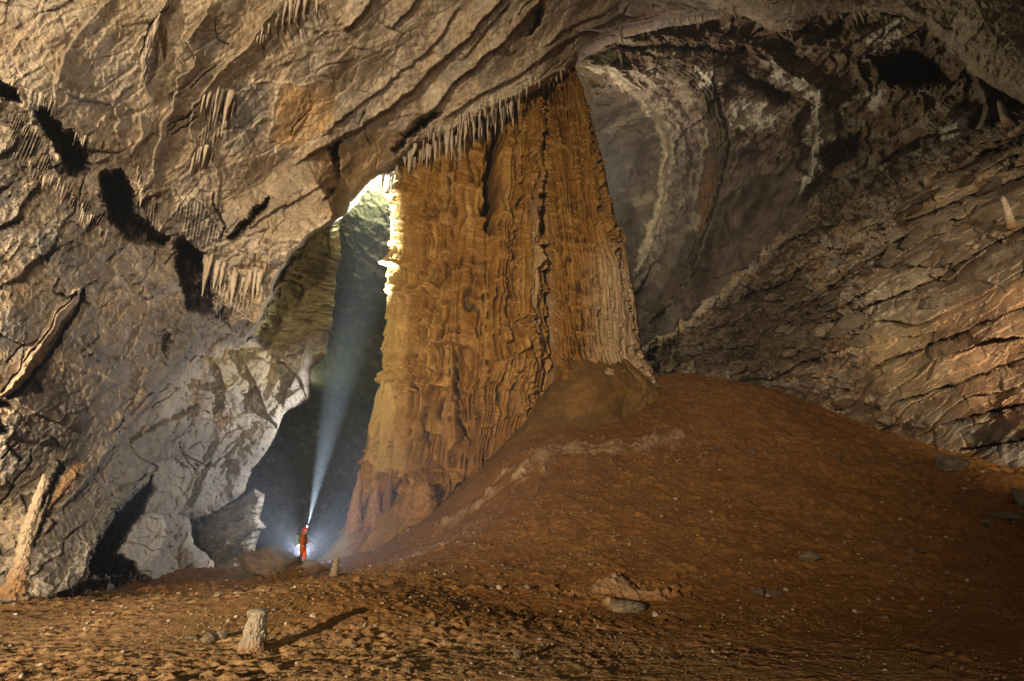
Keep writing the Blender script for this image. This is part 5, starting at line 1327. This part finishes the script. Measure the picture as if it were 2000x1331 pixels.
# head, tipped back to look up
def headb(bm):
    bmesh.ops.create_uvsphere(bm, u_segments=28, v_segments=20, radius=0.1)
    for v in bm.verts:
        v.co.x *= 0.98; v.co.y *= 0.78; v.co.z *= 1.18
        if v.co.z < -0.03: v.co.x = v.co.x * (1 - 0.2 * (-v.co.z - 0.03) / 0.09) + 0.012
        if v.co.x > 0.07 and abs(v.co.y) < 0.02 and -0.04 < v.co.z < 0.02: v.co.x += 0.022 * (1 - abs(v.co.y) / 0.02)     # nose
        if v.co.x > 0.06 and 0.012 < abs(v.co.y) < 0.045 and 0.0 < v.co.z < 0.03: v.co.x -= 0.012                            # eye sockets
head = bm_obj('head', headb, M_SKIN, person, (0.035, 0, 1.60), (0, R(-38), 0))
for sgn in (-1, 1):
    bm_obj('ear', lambda bm: bmesh.ops.create_uvsphere(bm, u_segments=8, v_segments=6, radius=0.025), M_SKIN, head, (0, sgn * .08, -0.005), (0, 0, 0), (0.8, 0.4, 1.2))
    bm_obj('eye', lambda bm: bmesh.ops.create_uvsphere(bm, u_segments=8, v_segments=6, radius=0.011), M_BOOT, head, (0.083, sgn * .03, 0.015))
bm_obj('mouth', lambda bm: bmesh.ops.create_uvsphere(bm, u_segments=8, v_segments=6, radius=0.016), M_HELM, head, (0.086, 0, -0.058), (0, 0, 0), (0.5, 1.4, 0.35))
bm_obj('hair', lambda bm: bmesh.ops.create_uvsphere(bm, u_segments=16, v_segments=10, radius=0.1), M_HAIR, head, (-0.03, 0, -0.02), (0, 0, 0), (0.85, 0.82, 1.0))
def helmb(bm):
    bmesh.ops.create_uvsphere(bm, u_segments=28, v_segments=18, radius=0.128)
    bmesh.ops.delete(bm, geom=[v for v in bm.verts if v.co.z < -0.035], context='VERTS')
    for v in bm.verts:
        v.co.x *= 1.1
        if v.co.z < -0.01: v.co.x *= 1.08; v.co.y *= 1.08
helm = bm_obj('helmet', helmb, M_HELM, person, (0.005, 0, 1.655), (0, R(-38), 0), (1, .92, 1))
def boxb(sx, sy, sz, bev):
    def f(bm):
        bmesh.ops.create_cube(bm, size=1)
        for v in bm.verts: v.co.x *= sx; v.co.y *= sy; v.co.z *= sz
        bmesh.ops.bevel(bm, geom=bm.edges[:], offset=bev, segments=3, affect='EDGES')
    return f
bm_obj('lamp_housing', boxb(.06, .08, .05, .012), M_BOOT, helm, (.15, 0, .05))
bm_obj('lamp_lens', lambda bm: bmesh.ops.create_uvsphere(bm, u_segments=14, v_segments=10, radius=0.032), M_LED, helm, (.185, 0, .055), (0, 0, 0), (.6, 1, 1))
bm_obj('chin_strap', boxb(.012, .19, .10, .004), M_STRAP, helm, (.03, 0, -.08))
# hands: palm and five fingers each
for w_, h_, sgn in (('wr1', 'ha1', -1), ('wr2', 'ha2', 1)):
    a = Vector(J[w_]); b = Vector(J[h_]); d = (b - a).normalized(); side = Vector((0, 1, 0)).cross(d).normalized(); nrm = d.cross(side).normalized()
    palm = b + d * 0.02
    verts = [tuple(a + d * .01), tuple(palm)]; edges = [(0, 1)]; rad = [.026, (.034, .022)]
    glove = skin_obj('glove', verts, edges, rad, M_GLOVE, person)
    for k, (off, ln) in enumerate(((-.028, .060), (-.010, .072), (.010, .068), (.028, .054))):
        p0 = palm + side * off + d * .01; p1 = p0 + d * ln * .5 - nrm * sgn * .01; p2 = p1 + d * ln * .35 - nrm * sgn * .03
        f_ = skin_obj('finger', [tuple(p0), tuple(p1), tuple(p2)], [(0, 1), (1, 2)], [.010, .009, .008], M_GLOVE, glove, sub=1)
    p0 = palm - side * .03 - d * .01; p1 = p0 - side * .03 + d * .03; p2 = p1 + d * .03
    skin_obj('thumb', [tuple(p0), tuple(p1), tuple(p2)], [(0, 1), (1, 2)], [.012, .010, .009], M_GLOVE, glove, sub=1)
# belt and shoulder straps
def ring(rx, ry, hz):
    def f(bm):
        n = 28
        for zz in (-hz, hz):
            for r2 in (1, 1.05):
                for i in range(n):
                    t = i / n * 6.2832; bm.verts.new((rx * r2 * math.cos(t), ry * r2 * math.sin(t), zz))
        bm.verts.ensure_lookup_table(); V = bm.verts
        for i in range(n):
            j = (i + 1) % n
            for a, b in ((1, 3), (3, 2), (2, 0), (0, 1)):
                bm.faces.new((V[a * n + i], V[a * n + j], V[b * n + j], V[b * n + i]))
    return f
bm_obj('belt', ring(.155, .165, .025), M_STRAP, person, (0, 0, 1.0))
bm_obj('pouch', boxb(.07, .09, .11, .02), M_STRAP, person, (.19, -.05, .97))
pack = bpy.data.objects.new('backpack', None); COL.objects.link(pack); pack.location = pfoot + Vector((-.31, 0, 1.2))
tag(pack, 'dark green rucksack on the back of the person in orange overalls', 'backpack')
def packb(bm):
    bmesh.ops.create_uvsphere(bm, u_segments=24, v_segments=18, radius=0.5)
    for v in bm.verts:
        x, y, z_ = v.co
        v.co = Vector((math.copysign(abs(x * 2) ** 0.7, x) * .5 * .33, math.copysign(abs(y * 2) ** 0.6, y) * .5 * .38, math.copysign(abs(z_ * 2) ** 0.75, z_) * .5 * .68))
        v.co.x += 0.25 * (v.co.z) * 0.35
        if v.co.z > 0.1: v.co.x *= 0.9
bm_obj('sack', packb, M_PACK, pack, (0, 0, 0), (0, R(-6), 0))
bm_obj('lid', packb, M_STRAP, pack, (0.05, 0, .26), (0, 0, 0), (.9, .9, .22))
for sgn in (-1, 1):
    pts = [(.08, sgn * .09, .22), (.20, sgn * .12, .27), (.36, sgn * .12, .22), (.43, sgn * .13, .06), (.36, sgn * .15, -.1), (.12, sgn * .13, -.18)]
    skin_obj('shoulder_strap', pts, [(i, i + 1) for i in range(5)], [(.012, .03)] * 6, M_STRAP, pack, sub=1)
# the flash standing on the rock behind the legs
lampo = bpy.data.objects.new('flash_lamp', None); COL.objects.link(lampo); lampo.location = pfoot + Vector((-.86, 2.2, .20))
tag(lampo, 'small bright lamp glaring from behind the legs of the person', 'lamp')
bm_obj('housing', boxb(.10, .07, .12, .015), M_BOOT, lampo)
bm_obj('lens', lambda bm: bmesh.ops.create_uvsphere(bm, u_segments=16, v_segments=12, radius=0.05), M_LED, lampo, (0, 0, .08))
bm_obj('stand', boxb(.03, .03, 1.6, .004), M_BOOT, lampo, (0, 0, -.85))
lp = lampo.location + Vector((0, -.07, .10))
lamp('flash_light', 'SPOT', lp, 36000, (0.84, 0.89, 1.0), aim=(6, 0, 12.5), radius=0.05, size=62, blend=0.9)
hl = pfoot + Vector((.16, 0, 1.86))
lamp('head_lamp_beam', 'SPOT', hl, 3600000, (0.80, 0.95, 1.0), aim=at(704, 560, 36), radius=0.03, size=15.5, blend=1.0)

# ---------------------------------------------------------------- the misty air
hz = bpy.data.materials.new('haze'); hz.use_nodes = True
nt = hz.node_tree
for n in list(nt.nodes):
    if n.type == 'BSDF_PRINCIPLED': nt.nodes.remove(n)
pv = nt.nodes.new('ShaderNodeVolumePrincipled')
pv.inputs['Color'].default_value = (0.82, 0.89, 1.0, 1); pv.inputs['Density'].default_value = 0.0008; pv.inputs['Anisotropy'].default_value = 0.6
pv.inputs['Density Attribute'].default_value = ''
nt.links.new(pv.outputs[0], nt.nodes['Material Output'].inputs['Volume'])
try: hz.cycles.homogeneous_volume = True
except Exception: pass
bm = bmesh.new(); bmesh.ops.create_cube(bm, size=1)
for v in bm.verts: v.co = Vector((v.co.x * 340, -40 + (v.co.y + .5) * 200, -14 + (v.co.z + .5) * 130))
me = bpy.data.meshes.new('haze'); bm.to_mesh(me); bm.free(); me.materials.append(hz)
o = bpy.data.objects.new('haze', me); COL.objects.link(o); tag(o, kind='stuff')
print('done', round(time.time() - T0, 1))
